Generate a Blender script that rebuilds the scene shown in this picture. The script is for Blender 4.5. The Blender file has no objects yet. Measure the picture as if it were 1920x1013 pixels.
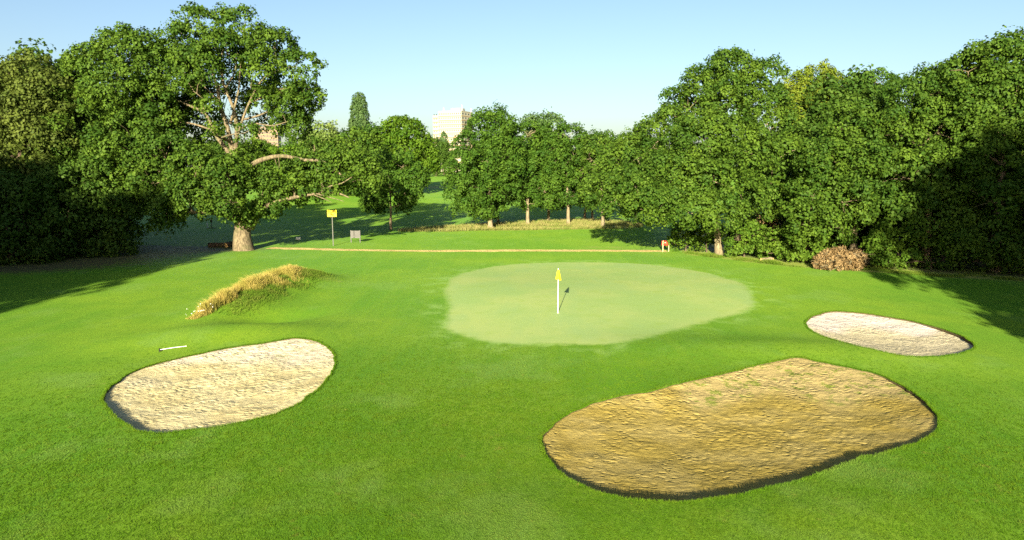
import bpy, bmesh, math, random
import numpy as np
from mathutils import Vector, Matrix
from mathutils.geometry import delaunay_2d_cdt

# ------------------------------------------------------------------ camera, sky, sun, exposure
scene = bpy.context.scene
COL = scene.collection
CAM_H, PITCH, F = 7.2, math.radians(8.7), 1280.0
cd = bpy.data.cameras.new('camera'); cam = bpy.data.objects.new('camera', cd); COL.objects.link(cam)
cd.sensor_width = 36.0; cd.lens = 36.0 * F / 1920.0; cd.clip_end = 6000; cd.clip_start = 0.1
cam.location = (0, 0, CAM_H); cam.rotation_euler = (math.pi / 2 - PITCH, 0, 0)
scene.camera = cam

SUN_EL, SUN_AZ = math.radians(17), math.radians(189.0)      # azimuth clockwise from +Y
sdir = Vector((math.sin(SUN_AZ) * math.cos(SUN_EL), math.cos(SUN_AZ) * math.cos(SUN_EL), math.sin(SUN_EL)))
w = bpy.data.worlds.new('World'); scene.world = w; w.use_nodes = True
nt = w.node_tree; nt.nodes.clear()
sky = nt.nodes.new('ShaderNodeTexSky'); sky.sky_type = 'NISHITA'; sky.sun_disc = False
sky.sun_elevation = SUN_EL; sky.sun_rotation = SUN_AZ
sky.altitude = 50; sky.air_density = 1.0; sky.dust_density = 1.6; sky.ozone_density = 2.2
bg = nt.nodes.new('ShaderNodeBackground'); bg.inputs['Strength'].default_value = 0.052
wo = nt.nodes.new('ShaderNodeOutputWorld')
nt.links.new(sky.outputs[0], bg.inputs[0]); nt.links.new(bg.outputs[0], wo.inputs[0])
sl = bpy.data.lights.new('sun', 'SUN'); sl.energy = 5.0; sl.angle = math.radians(0.6); sl.color = (1.0, 0.89, 0.66)
so = bpy.data.objects.new('sun', sl); COL.objects.link(so)
so.rotation_euler = (-sdir).to_track_quat('-Z', 'Y').to_euler(); so.location = sdir * 200
vs = scene.view_settings; vs.view_transform = 'Standard'; vs.look = 'None'; vs.gamma = 1; vs.exposure = 1.9
vs.use_curve_mapping = False
scene.render.engine = 'CYCLES'
scene.cycles.use_denoising = False
scene.cycles.max_bounces = 6; scene.cycles.diffuse_bounces = 3; scene.cycles.transmission_bounces = 3
scene.cycles.glossy_bounces = 2; scene.cycles.transparent_max_bounces = 4
scene.cycles.sample_clamp_indirect = 4

# ------------------------------------------------------------------ small helpers
FWD = np.array([0, math.cos(PITCH), -math.sin(PITCH)]); UP = np.array([0, math.sin(PITCH), math.cos(PITCH)])
RIGHT = np.array([1.0, 0, 0]); CAM = np.array([0, 0, CAM_H])
def pdir(u, v): return FWD + RIGHT * ((u - 960) / F) + UP * ((506.5 - v) / F)
def at_depth(u, v, D): return CAM + pdir(u, v) * D
def sm(t):
    t = np.clip(t, 0, 1); return t * t * (3 - 2 * t)

def tag(o, label=None, cat=None, group=None, kind=None):
    if label: o['label'] = label
    if cat: o['category'] = cat
    if group: o['group'] = group
    if kind: o['kind'] = kind
    return o
def link(name, me, mat=None, parent=None):
    o = bpy.data.objects.new(name, me); COL.objects.link(o)
    if mat is not None and me is not None and not me.materials: me.materials.append(mat)
    if parent is not None: o.parent = parent
    return o
def empty(name, loc=(0, 0, 0), rz=0):
    o = bpy.data.objects.new(name, None); COL.objects.link(o); o.location = loc; o.rotation_euler = (0, 0, rz)
    o.empty_display_size = 0.3
    return o
def mesh_np(name, verts, faces, attrs=None, smooth=False):
    """verts (n,3) array; faces (m,k) int array, all the same size"""
    me = bpy.data.meshes.new(name)
    verts = np.asarray(verts, dtype=np.float32); faces = np.asarray(faces, dtype=np.int32)
    m, k = faces.shape
    me.vertices.add(len(verts)); me.vertices.foreach_set('co', verts.ravel())
    me.loops.add(m * k); me.loops.foreach_set('vertex_index', faces.ravel())
    me.polygons.add(m); me.polygons.foreach_set('loop_start', np.arange(0, m * k, k, dtype=np.int32))
    me.polygons.foreach_set('loop_total', np.full(m, k, dtype=np.int32))
    if smooth: me.polygons.foreach_set('use_smooth', np.ones(m, dtype=bool))
    for an, av in (attrs or {}).items():
        a = me.attributes.new(an, 'FLOAT', 'POINT'); a.data.foreach_set('value', np.asarray(av, dtype=np.float32))
    me.update(calc_edges=True)
    return me
def bm_mesh(name, bm, smooth=False):
    me = bpy.data.meshes.new(name); bmesh.ops.recalc_face_normals(bm, faces=bm.faces[:]); bm.to_mesh(me); bm.free()
    if smooth:
        for p in me.polygons: p.use_smooth = True
    return me
def box(bm, c, s, rot=None, bev=0.0):
    M = Matrix.Translation(c) @ (rot if rot is not None else Matrix.Identity(4)) @ Matrix.Diagonal((s[0], s[1], s[2], 1))
    r = bmesh.ops.create_cube(bm, size=1.0, matrix=M)
    if bev > 0:
        es = list({e for v_ in r['verts'] for e in v_.link_edges})
        bmesh.ops.bevel(bm, geom=es, offset=bev, segments=2, affect='EDGES')
def boxmesh(name, c, s, rot=None, bev=0.0):
    bm = bmesh.new(); box(bm, c, s, rot, bev); return bm_mesh(name, bm)
def tube_np(pts, rad, n=7, cap=True):
    pts = np.asarray(pts, float); rad = np.asarray(rad, float); k = len(pts)
    T = np.gradient(pts, axis=0); T /= np.linalg.norm(T, axis=1)[:, None] + 1e-9
    ref = np.array([0, 0, 1.0]) if abs(T[0][2]) < .9 else np.array([1.0, 0, 0])
    vs_ = []; u = np.cross(T[0], ref); u /= np.linalg.norm(u)
    a = np.arange(n) * 2 * math.pi / n
    for i in range(k):
        u = u - T[i] * np.dot(u, T[i]); u /= np.linalg.norm(u) + 1e-9; v_ = np.cross(T[i], u)
        vs_.append(pts[i] + rad[i] * (np.cos(a)[:, None] * u + np.sin(a)[:, None] * v_))
    V = np.concatenate(vs_); fs = []
    i, j = np.meshgrid(np.arange(k - 1), np.arange(n), indexing='ij'); i = i.ravel(); j = j.ravel(); j2 = (j + 1) % n
    fs = np.stack([i * n + j, i * n + j2, (i + 1) * n + j2, (i + 1) * n + j], 1)
    return V, fs
def join_np(parts):
    Vs, Fs, o = [], [], 0
    for V, f in parts: Vs.append(V); Fs.append(f + o); o += len(V)
    return np.concatenate(Vs), np.concatenate(Fs)
def catmull(P, n, closed=False):
    P = np.asarray(P, float); k = len(P); out = []
    t = np.linspace(0, k if closed else k - 1, n, endpoint=not closed)
    for s_ in t:
        i = int(math.floor(s_)); f_ = s_ - i
        if not closed and i >= k - 1: i, f_ = k - 2, 1.0
        ix = [(i - 1) % k, i % k, (i + 1) % k, (i + 2) % k] if closed else [max(i - 1, 0), i, min(i + 1, k - 1), min(i + 2, k - 1)]
        p0, p1, p2, p3 = P[ix]
        out.append(.5 * (2 * p1 + (p2 - p0) * f_ + (2 * p0 - 5 * p1 + 4 * p2 - p3) * f_ ** 2 + (3 * p1 - p0 - 3 * p2 + p3) * f_ ** 3))
    return np.array(out)
class SNoise:
    """cheap smooth pseudo-noise, about -1..1"""
    def __init__(s, seed, k=9, dim=3):
        r = np.random.default_rng(seed); d = r.normal(size=(k, dim)); d /= np.linalg.norm(d, axis=1)[:, None]
        s.d = d * r.uniform(.6, 1.7, (k, 1)); s.p = r.uniform(0, 6.28, k); s.k = k
    def __call__(s, P, f=1.0): return np.sin(P @ s.d.T * f * 2.0 + s.p).sum(1) / math.sqrt(s.k) * .8
def in_poly(x, y, poly):
    ins = np.zeros(len(x), bool); px, py = poly[:, 0], poly[:, 1]; j = len(poly) - 1
    for i in range(len(poly)):
        c = ((py[i] > y) != (py[j] > y)) & (x < (px[j] - px[i]) * (y - py[i]) / (py[j] - py[i] + 1e-12) + px[i])
        ins ^= c; j = i
    return ins
def poly_dist(x, y, poly):
    """signed distance, + inside"""
    d = np.full(len(x), 1e9)
    for i in range(len(poly)):
        a = poly[i]; b = poly[(i + 1) % len(poly)]; ab = b - a
        t = np.clip(((x - a[0]) * ab[0] + (y - a[1]) * ab[1]) / (ab @ ab + 1e-12), 0, 1)
        d = np.minimum(d, np.hypot(x - a[0] - t * ab[0], y - a[1] - t * ab[1]))
    return np.where(in_poly(x, y, poly), d, -d)

# ------------------------------------------------------------------ materials
class NT:
    def __init__(s, name):
        s.m = bpy.data.materials.new(name); s.m.use_nodes = True; s.t = s.m.node_tree; s.t.nodes.clear()
        s.out = s.t.nodes.new('ShaderNodeOutputMaterial')
    def n(s, typ, ins=None, **kw):
        nd = s.t.nodes.new(typ)
        for k, v in kw.items(): setattr(nd, k, v)
        for k, v in (ins or {}).items():
            if isinstance(v, bpy.types.NodeSocket): s.t.links.new(v, nd.inputs[k])
            else: nd.inputs[k].default_value = v
        return nd
    def pos(s, scale=(1, 1, 1), rot=0.0):
        g = s.n('ShaderNodeNewGeometry')
        return s.n('ShaderNodeMapping', {'Vector': g.outputs['Position'], 'Scale': scale, 'Rotation': (0, 0, rot)}).outputs[0]
    def noise(s, vec, scale, detail=4, rough=.55, dist=0.0):
        return s.n('ShaderNodeTexNoise', {'Vector': vec, 'Scale': scale, 'Detail': detail, 'Roughness': rough, 'Distortion': dist}).outputs[0]
    def ramp(s, fac, lo, hi, a=0.0, b=1.0):
        return s.n('ShaderNodeMapRange', {'Value': fac, 'From Min': lo, 'From Max': hi, 'To Min': a, 'To Max': b}, interpolation_type='SMOOTHSTEP').outputs[0]
    def mix(s, fac, a, b):
        nd = s.n('ShaderNodeMix', data_type='RGBA')
        for sock, v in ((nd.inputs[0], fac), (nd.inputs[6], a), (nd.inputs[7], b)):
            if isinstance(v, bpy.types.NodeSocket): s.t.links.new(v, sock)
            else: sock.default_value = v if not isinstance(v, tuple) else (*v, 1)
        return nd.outputs[2]
    def math(s, op, a, b=0.0):
        return s.n('ShaderNodeMath', {0: a, 1: b}, operation=op).outputs[0]
    def attr(s, name): return s.n('ShaderNodeAttribute', attribute_name=name).outputs['Fac']
    def bump(s, h, strength, dist):
        return s.n('ShaderNodeBump', {'Height': h, 'Strength': strength, 'Distance': dist}).outputs[0]
    def principled(s, color, rough=.8, normal=None, spec=.3, **kw):
        p = s.n('ShaderNodeBsdfPrincipled')
        for k, v in {'Base Color': color, 'Roughness': rough, 'Specular IOR Level': spec, **kw}.items():
            if isinstance(v, bpy.types.NodeSocket): s.t.links.new(v, p.inputs[k])
            else: p.inputs[k].default_value = (*v, 1) if isinstance(v, tuple) and len(v) == 3 else v
        if normal is not None: s.t.links.new(normal, p.inputs['Normal'])
        s.t.links.new(p.outputs[0], s.out.inputs[0]); return s.m

def mat_turf():
    t = NT('turf'); P = t.pos()
    big = t.noise(P, .09, 4); mid = t.noise(P, .45, 5, .6); sml = t.noise(P, 2.2, 5, .65); fine = t.noise(P, 14, 3, .7)
    mow = t.noise(t.pos((1.6, .10, 1), .28), .8, 3)
    micro = t.noise(P, 42, 3, .75)
    c = t.mix(t.ramp(big, .40, .60), (.066, .168, .0105), (.138, .226, .0150))
    c = t.mix(t.math('MULTIPLY', t.ramp(mid, .42, .66), .7), c, (.080, .172, .0120))
    c = t.mix(t.math('MULTIPLY', t.ramp(t.noise(t.pos((1, 1, 1), .9), .23, 5, .65), .52, .66), .6), c, (.130, .222, .046))
    c = t.mix(t.math('MULTIPLY', t.ramp(t.noise(t.pos((1, 1, 1), 2.1), 1.1, 5, .7), .55, .68), .45), c, (.058, .145, .014))
    c = t.mix(t.math('MULTIPLY', t.ramp(mow, .45, .62), .35), c, (.130, .225, .015))
    c = t.mix(t.math('MULTIPLY', t.ramp(sml, .50, .72), .40), c, (.135, .205, .020))
    stk = t.noise(t.pos((2.6, .22, 1), .62), 1.6, 5, .7)
    c = t.mix(t.math('MULTIPLY', t.ramp(stk, .53, .68), .38), c, (.058, .128, .010))
    c = t.mix(t.math('MULTIPLY', t.ramp(fine, .50, .68), .62), c, (.045, .110, .007))
    c = t.mix(t.math('MULTIPLY', t.ramp(micro, .52, .66), .75), c, (.034, .085, .006))
    c = t.mix(t.math('MULTIPLY', t.ramp(micro, .46, .32), .35), c, (.165, .262, .022))
    # worn straw-brown spots
    spot = t.noise(P, .9, 6, .75)
    c = t.mix(t.math('MULTIPLY', t.ramp(spot, .64, .74), .5), c, (.20, .175, .05))
    dk = t.n('ShaderNodeTexVoronoi', {'Vector': P, 'Scale': 1.15, 'Randomness': 1.0}).outputs['Distance']
    dkm = t.math('MULTIPLY', t.ramp(dk, .070, .030), t.ramp(t.noise(P, .35, 3), .50, .60))
    c = t.mix(t.math('MULTIPLY', dkm, .8), c, (.045, .05, .012))
    # dry attribute: strips of long-grass base and worn ground; soil attribute: bare earth under trees
    edge = t.math('ADD', t.attr('dry'), t.math('MULTIPLY', t.math('SUBTRACT', mid, .5), .9))
    c = t.mix(t.ramp(edge, .35, .75), c, (.20, .20, .05))
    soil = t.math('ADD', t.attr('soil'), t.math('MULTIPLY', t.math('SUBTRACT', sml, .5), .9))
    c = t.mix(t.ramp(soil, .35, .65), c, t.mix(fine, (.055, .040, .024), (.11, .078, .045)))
    # the putting green: paler close-mown turf
    gd = t.math('ADD', t.attr('gdist'), t.math('MULTIPLY', t.math('SUBTRACT', sml, .5), .55))
    gd = t.math('ADD', gd, t.math('MULTIPLY', t.math('SUBTRACT', mid, .5), .9))
    gm = t.ramp(gd, -.28, .30)
    gb = t.noise(P, .22, 4); gs = t.noise(P, 1.3, 5); gl = t.noise(t.pos((1, .35, 1), -.4), .5, 4)
    gc = t.mix(t.ramp(gb, .35, .65), (.245, .350, .112), (.300, .375, .125))
    gc = t.mix(t.math('MULTIPLY', t.ramp(gs, .5, .72), .45), gc, (.235, .330, .070))
    gc = t.mix(t.math('MULTIPLY', t.ramp(gl, .5, .68), .5), gc, (.235, .345, .130))
    gc = t.mix(t.math('MULTIPLY', t.ramp(micro, .5, .75), .25), gc, (.15, .24, .05))
    halo = t.math('MULTIPLY', t.ramp(gd, -2.8, .2), t.math('MULTIPLY', t.ramp(t.noise(P, .8, 4), .46, .68), .6))
    c = t.mix(halo, c, (.205, .31, .090))
    col = t.mix(gm, c, gc)
    h = t.math('ADD', t.math('MULTIPLY', micro, .9), t.math('ADD', t.math('MULTIPLY', fine, .7), t.math('MULTIPLY', sml, .35)))
    st = t.ramp(gm, 0, 1, .50, .07)
    b = t.n('ShaderNodeBump', {'Height': h, 'Strength': st, 'Distance': .045}).outputs[0]
    return t.principled(col, .55, b, .018, **{'Sheen Weight': t.ramp(gm, 0, 1, .060, .012), 'Sheen Roughness': .45, 'Sheen Tint': (.50, 1.0, .16)})
def mat_sand(name, c1, c2, c3, weeds=.0):
    t = NT(name); P = t.pos()
    a = t.noise(P, .55, 4); b_ = t.noise(P, 4.5, 5, .7); f = t.noise(P, 26, 3, .75); st = t.noise(t.pos((1, 2.2, 1), .35), 6.5, 4, .6, .6)
    c = t.mix(t.ramp(a, .38, .62), c1, c2)
    c = t.mix(t.math('MULTIPLY', t.ramp(b_, .48, .7), .55), c, c3)
    c = t.mix(t.math('MULTIPLY', t.ramp(f, .5, .8), .3), c, tuple(x * .62 for x in c3))
    vo = t.n('ShaderNodeTexVoronoi', {'Vector': t.pos((1, 1.5, 1), .35), 'Scale': 5.5, 'Randomness': 1.0}, feature='SMOOTH_F1').outputs['Distance']
    pock = t.math('MULTIPLY', t.ramp(vo, .12, .42), t.ramp(t.noise(P, .8, 3), .40, .58))
    c = t.mix(t.math('MULTIPLY', t.attr('weed'), .8), c, tuple(min(1, x * y) for x, y in zip(c2, (1.12, 1.12, 1.5))))
    if weeds:
        wm = t.math('MULTIPLY', t.ramp(t.noise(P, 2.4, 6, .75), .52, .60), t.attr('weed'))
        c = t.mix(t.math('MULTIPLY', wm, weeds), c, (.13, .17, .025))
    h = t.math('ADD', t.math('MULTIPLY', st, 1.3), t.math('ADD', t.math('ADD', b_, t.math('MULTIPLY', pock, 1.5)), t.math('MULTIPLY', f, .6)))
    return t.principled(c, .95, t.bump(h, .68, .055), .05)
def mat_leaf(name, c1, c2, trans=.20, gloss=.10):
    t = NT(name); a = t.attr('tint')
    col = t.mix(a, c1, c2)
    d = t.n('ShaderNodeBsdfPrincipled', {'Base Color': col, 'Roughness': .62, 'Specular IOR Level': gloss})
    tr = t.n('ShaderNodeBsdfTranslucent', {'Color': t.mix(.5, col, tuple(min(1, x * 1.8) for x in c2))})
    mx = t.n('ShaderNodeMixShader', {0: trans, 1: d.outputs[0], 2: tr.outputs[0]})
    t.t.links.new(mx.outputs[0], t.out.inputs[0]); return t.m
def mat_bark(name, c1, c2):
    t = NT(name); o = t.n('ShaderNodeTexCoord').outputs['Object']
    mp = t.n('ShaderNodeMapping', {'Vector': o, 'Scale': (1, 1, .22)}).outputs[0]
    a = t.noise(mp, 7, 5, .7); b_ = t.noise(o, 1.2, 4)
    c = t.mix(t.ramp(a, .35, .65), c1, c2); c = t.mix(t.math('MULTIPLY', t.ramp(b_, .5, .7), .5), c, (.085, .10, .035))
    return t.principled(c, .9, t.bump(a, .8, .08), .15)
def mat_plain(name, c, rough=.6, var=.15, scale=9, spec=.3):
    t = NT(name); P = t.n('ShaderNodeTexCoord').outputs['Object']
    a = t.noise(P, scale, 5, .65)
    col = t.mix(t.ramp(a, .3, .7), tuple(x * (1 - var) for x in c), tuple(min(1, x * (1 + var)) for x in c))
    return t.principled(col, rough, t.bump(a, .15, .01), spec)
def mat_blade(name, c1, c2, c3, patchy=False):
    t = NT(name); h = t.attr('tint'); P = t.pos()
    n_ = t.noise(P, 1.3, 4)
    c = t.mix(h, c1, c2); c = t.mix(t.ramp(n_, .42, .62), c, t.mix(h, c1, c3))
    if patchy:
        c = t.mix(t.math('MULTIPLY', t.ramp(t.noise(t.pos((1, 1, 1), .9), .23, 5, .65), .50, .64), .55), c, (.150, .235, .048))
        c = t.mix(t.math('MULTIPLY', t.ramp(t.noise(P, .55, 5, .7), .52, .64), .60), c, (.056, .138, .010))
        c = t.mix(t.math('MULTIPLY', t.ramp(t.noise(P, 1.9, 6, .75), .58, .68), .65), c, (.175, .180, .040))
        c = t.mix(t.math('MULTIPLY', t.ramp(t.noise(t.pos((1, 1, 1), 1.7), 3.1, 5, .7), .60, .70), .75), c, (.030, .062, .008))
    d = t.n('ShaderNodeBsdfDiffuse', {'Color': c}); tr = t.n('ShaderNodeBsdfTranslucent', {'Color': c})
    mx = t.n('ShaderNodeMixShader', {0: .3, 1: d.outputs[0], 2: tr.outputs[0]})
    t.t.links.new(mx.outputs[0], t.out.inputs[0]); return t.m

M = {}
M['turf'] = mat_turf()
M['sand_white'] = mat_sand('white_sand', (.46, .395, .205), (.51, .45, .255), (.40, .325, .14), .55)
M['sand_pale'] = mat_sand('pale_sand', (.43, .385, .25), (.47, .42, .285), (.37, .31, .17), .0)
M['sand_brown'] = mat_sand('brown_sand', (.265, .205, .050), (.30, .24, .080), (.225, .165, .033), .9)
M['soil'] = mat_plain('soil_edge', (.075, .058, .030), .95, .4, 14, .1)
M['path'] = mat_sand('path_earth', (.52, .41, .15), (.58, .47, .19), (.42, .36, .11), .0)
M['oak'] = mat_leaf('oak_leaf', (.025, .062, .007), (.078, .134, .013))
M['oakd'] = mat_leaf('dark_oak_leaf', (.028, .066, .008), (.066, .115, .014))
M['ash'] = mat_leaf('ash_leaf', (.026, .068, .007), (.064, .122, .012))
M['olive'] = mat_leaf('olive_leaf', (.045, .070, .011), (.092, .120, .020))
M['yel'] = mat_leaf('yellow_green_leaf', (.080, .130, .012), (.18, .215, .022), .3)
M['willow'] = mat_leaf('pale_willow_leaf', (.090, .145, .030), (.155, .210, .048), .3)
M['poplar'] = mat_leaf('poplar_leaf', (.050, .100, .030), (.090, .145, .045))
M['lime'] = mat_leaf('bright_leaf', (.038, .090, .006), (.086, .148, .010), .25)
M['shrub'] = mat_leaf('shrub_leaf', (.040, .092, .008), (.098, .160, .016))
M['dead'] = mat_leaf('dead_leaf', (.13, .085, .035), (.34, .24, .115), .15, .05)
M['bark'] = mat_bark('oak_bark', (.075, .060, .036), (.21, .17, .10))
M['bark_pale'] = mat_bark('pale_bark', (.12, .10, .058), (.25, .21, .125))
M['bark_dark'] = mat_bark('dark_bark', (.05, .037, .025), (.12, .09, .06))
M['straw'] = mat_blade('long_grass_straw', (.20, .20, .035), (.60, .47, .15), (.42, .37, .09))
M['straw_dull'] = mat_blade('dull_long_grass', (.13, .16, .035), (.36, .31, .13), (.20, .23, .06))
M['rough'] = mat_blade('rough_grass', (.058, .12, .012), (.13, .21, .024), (.18, .21, .04))
M['blade'] = mat_blade('lip_grass', (.048, .115, .007), (.100, .205, .011), (.135, .220, .016), True)

# ------------------------------------------------------------------ terrain height
def g2(x, y, cx, cy, sx, sy, rot):
    c, s_ = math.cos(rot), math.sin(rot); dx, dy = x - cx, y - cy
    a = dx * c + dy * s_; b = -dx * s_ + dy * c
    return np.exp(-.5 * (a / sx) ** 2 - .5 * (b / sy) ** 2)
GREEN_C = None
HUMPS = []
def hgt(x, y):
    x = np.asarray(x, float); y = np.asarray(y, float)
    z = 3.2 * sm((y - 105) / 125.0)
    z = z + .10 * np.sin(x * .115 + 1.0) * np.sin(y * .095 + .6) + .035 * np.sin(.36 * x + .22 * y)
    for (cx, cy, sx, sy, rot, a) in HUMPS: z = z + a * g2(x, y, cx, cy, sx, sy, rot)
    return z
def ground(u, v):
    d = pdir(u, v); t = CAM_H / -d[2] if d[2] < 0 else 300.0; t = min(t, 600)
    lo, hi = 2.0, None
    s_ = 2.0
    while s_ < 900:
        p = CAM + d * s_
        if p[2] < hgt(p[0], p[1]): hi = s_; break
        lo = s_; s_ *= 1.02
    if hi is None: hi = lo
    for _ in range(30):
        m_ = .5 * (lo + hi); p = CAM + d * m_
        if p[2] < hgt(p[0], p[1]): hi = m_
        else: lo = m_
    return CAM + d * hi
def gz(x, y): return float(hgt(x, y))
# humps placed where the photo shows them
p = ground(1110, 560); HUMPS.append((p[0] + .5, p[1] + 1.5, 7.5, 5.5, 0, .28))           # green plateau
ra, rb = ground(385, 597), ground(555, 533)
ang = math.atan2(rb[1] - ra[1], rb[0] - ra[0]); mid_ = (ra + rb) / 2; rl = math.hypot(rb[0] - ra[0], rb[1] - ra[1])
HUMPS.append((mid_[0] + .3, mid_[1] + .3, rl * .36, 1.05, ang, .72))                        # ridge of the mound
HUMPS.append((rb[0] + .4, rb[1] + .2, 1.7, 1.7, 0, .55))                                    # its far end
p = ground(430, 628); HUMPS.append((p[0], p[1], 2.6, 1.1, .25, .38))                       # hump beside the left bunker
p = ground(505, 592); HUMPS.append((p[0] + .25, p[1], 1.5, .8, .5, -.38))                  # hollow
p = ground(1500, 668); HUMPS.append((p[0], p[1] + .6, 4.0, 1.3, -.1, .30))                 # bank behind the big bunker
p = ground(1330, 985); HUMPS.append((p[0], p[1], 5.0, 1.4, .1, .12))

def loop_px(pts, n):
    c = catmull(np.array(pts, float), n * 2, True)
    W = np.array([ground(u, v)[:2] for u, v in c])
    seg = np.linalg.norm(np.roll(W, -1, 0) - W, axis=1); cum = np.concatenate([[0], np.cumsum(seg)])
    s_ = np.linspace(0, cum[-1], n, endpoint=False); Wc = np.vstack([W, W[:1]])
    return np.stack([np.interp(s_, cum, Wc[:, 0]), np.interp(s_, cum, Wc[:, 1])], 1)
rngj = np.random.default_rng(3)
def roughen(L, amp):
    k = len(L); nx = np.roll(L, -1, 0) - np.roll(L, 1, 0); nx /= np.linalg.norm(nx, axis=1)[:, None]
    nn = np.stack([nx[:, 1], -nx[:, 0]], 1)
    e = rngj.normal(size=k); e = (e + np.roll(e, 1) + np.roll(e, 2)) / 1.7
    return L + nn * (e * amp)[:, None]
BK_L = roughen(loop_px([(195, 745), (238, 705), (300, 681), (420, 655), (500, 643), (556, 635), (600, 644), (626, 668), (620, 698), (588, 736), (530, 770), (440, 795), (340, 808), (282, 812), (245, 800), (214, 775)], 170), .022)
BK_R = roughen(loop_px([(1511, 604), (1535, 589), (1575, 584), (1650, 592), (1720, 605), (1785, 624), (1824, 646), (1808, 660), (1760, 668), (1700, 668), (1640, 656), (1580, 642), (1530, 625)], 120), .025)
BK_B = roughen(loop_px([(1017, 822), (1042, 795), (1090, 766), (1150, 747), (1220, 734), (1290, 716), (1380, 696), (1440, 681), (1495, 671), (1540, 680), (1600, 692), (1652, 705), (1700, 729), (1737, 757), (1757, 787), (1750, 810), (1720, 830), (1660, 849), (1600, 863), (1540, 886), (1480, 906), (1400, 926), (1330, 937), (1270, 942), (1200, 938), (1140, 928), (1090, 910), (1050, 885), (1026, 857)], 260), .022)
GREEN = loop_px([(836, 548), (845, 525), (885, 508), (950, 497), (1020, 493), (1100, 492), (1180, 494), (1260, 501), (1330, 513), (1385, 530), (1405, 545), (1415, 568), (1395, 582), (1330, 602), (1260, 620), (1190, 637), (1130, 646), (1060, 646), (980, 645), (900, 638), (850, 622), (838, 600), (843, 575)], 130)
pl = [ground(u, v)[:2] for u, v in [(505, 465.0), (560, 466.5), (640, 468.5), (720, 470), (800, 470.5), (880, 470.5), (960, 470), (1040, 470), (1120, 470), (1200, 470.5), (1250, 471)]]
pl = catmull(np.array(pl), 70); wv = rngj.uniform(.50, .78, (70, 1)); pn = np.gradient(pl, axis=0); pn /= np.linalg.norm(pn, axis=1)[:, None]; pn = np.stack([-pn[:, 1], pn[:, 0]], 1)
PATH = np.vstack([pl + pn * wv, (pl - pn * wv[::-1])[::-1]])
LONGG = loop_px([(742, 434), (800, 428), (860, 424), (920, 421), (1000, 417), (1090, 413), (1150, 415), (1205, 421), (1190, 428), (1110, 430), (1000, 432), (900, 433), (830, 435)], 70)

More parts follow.
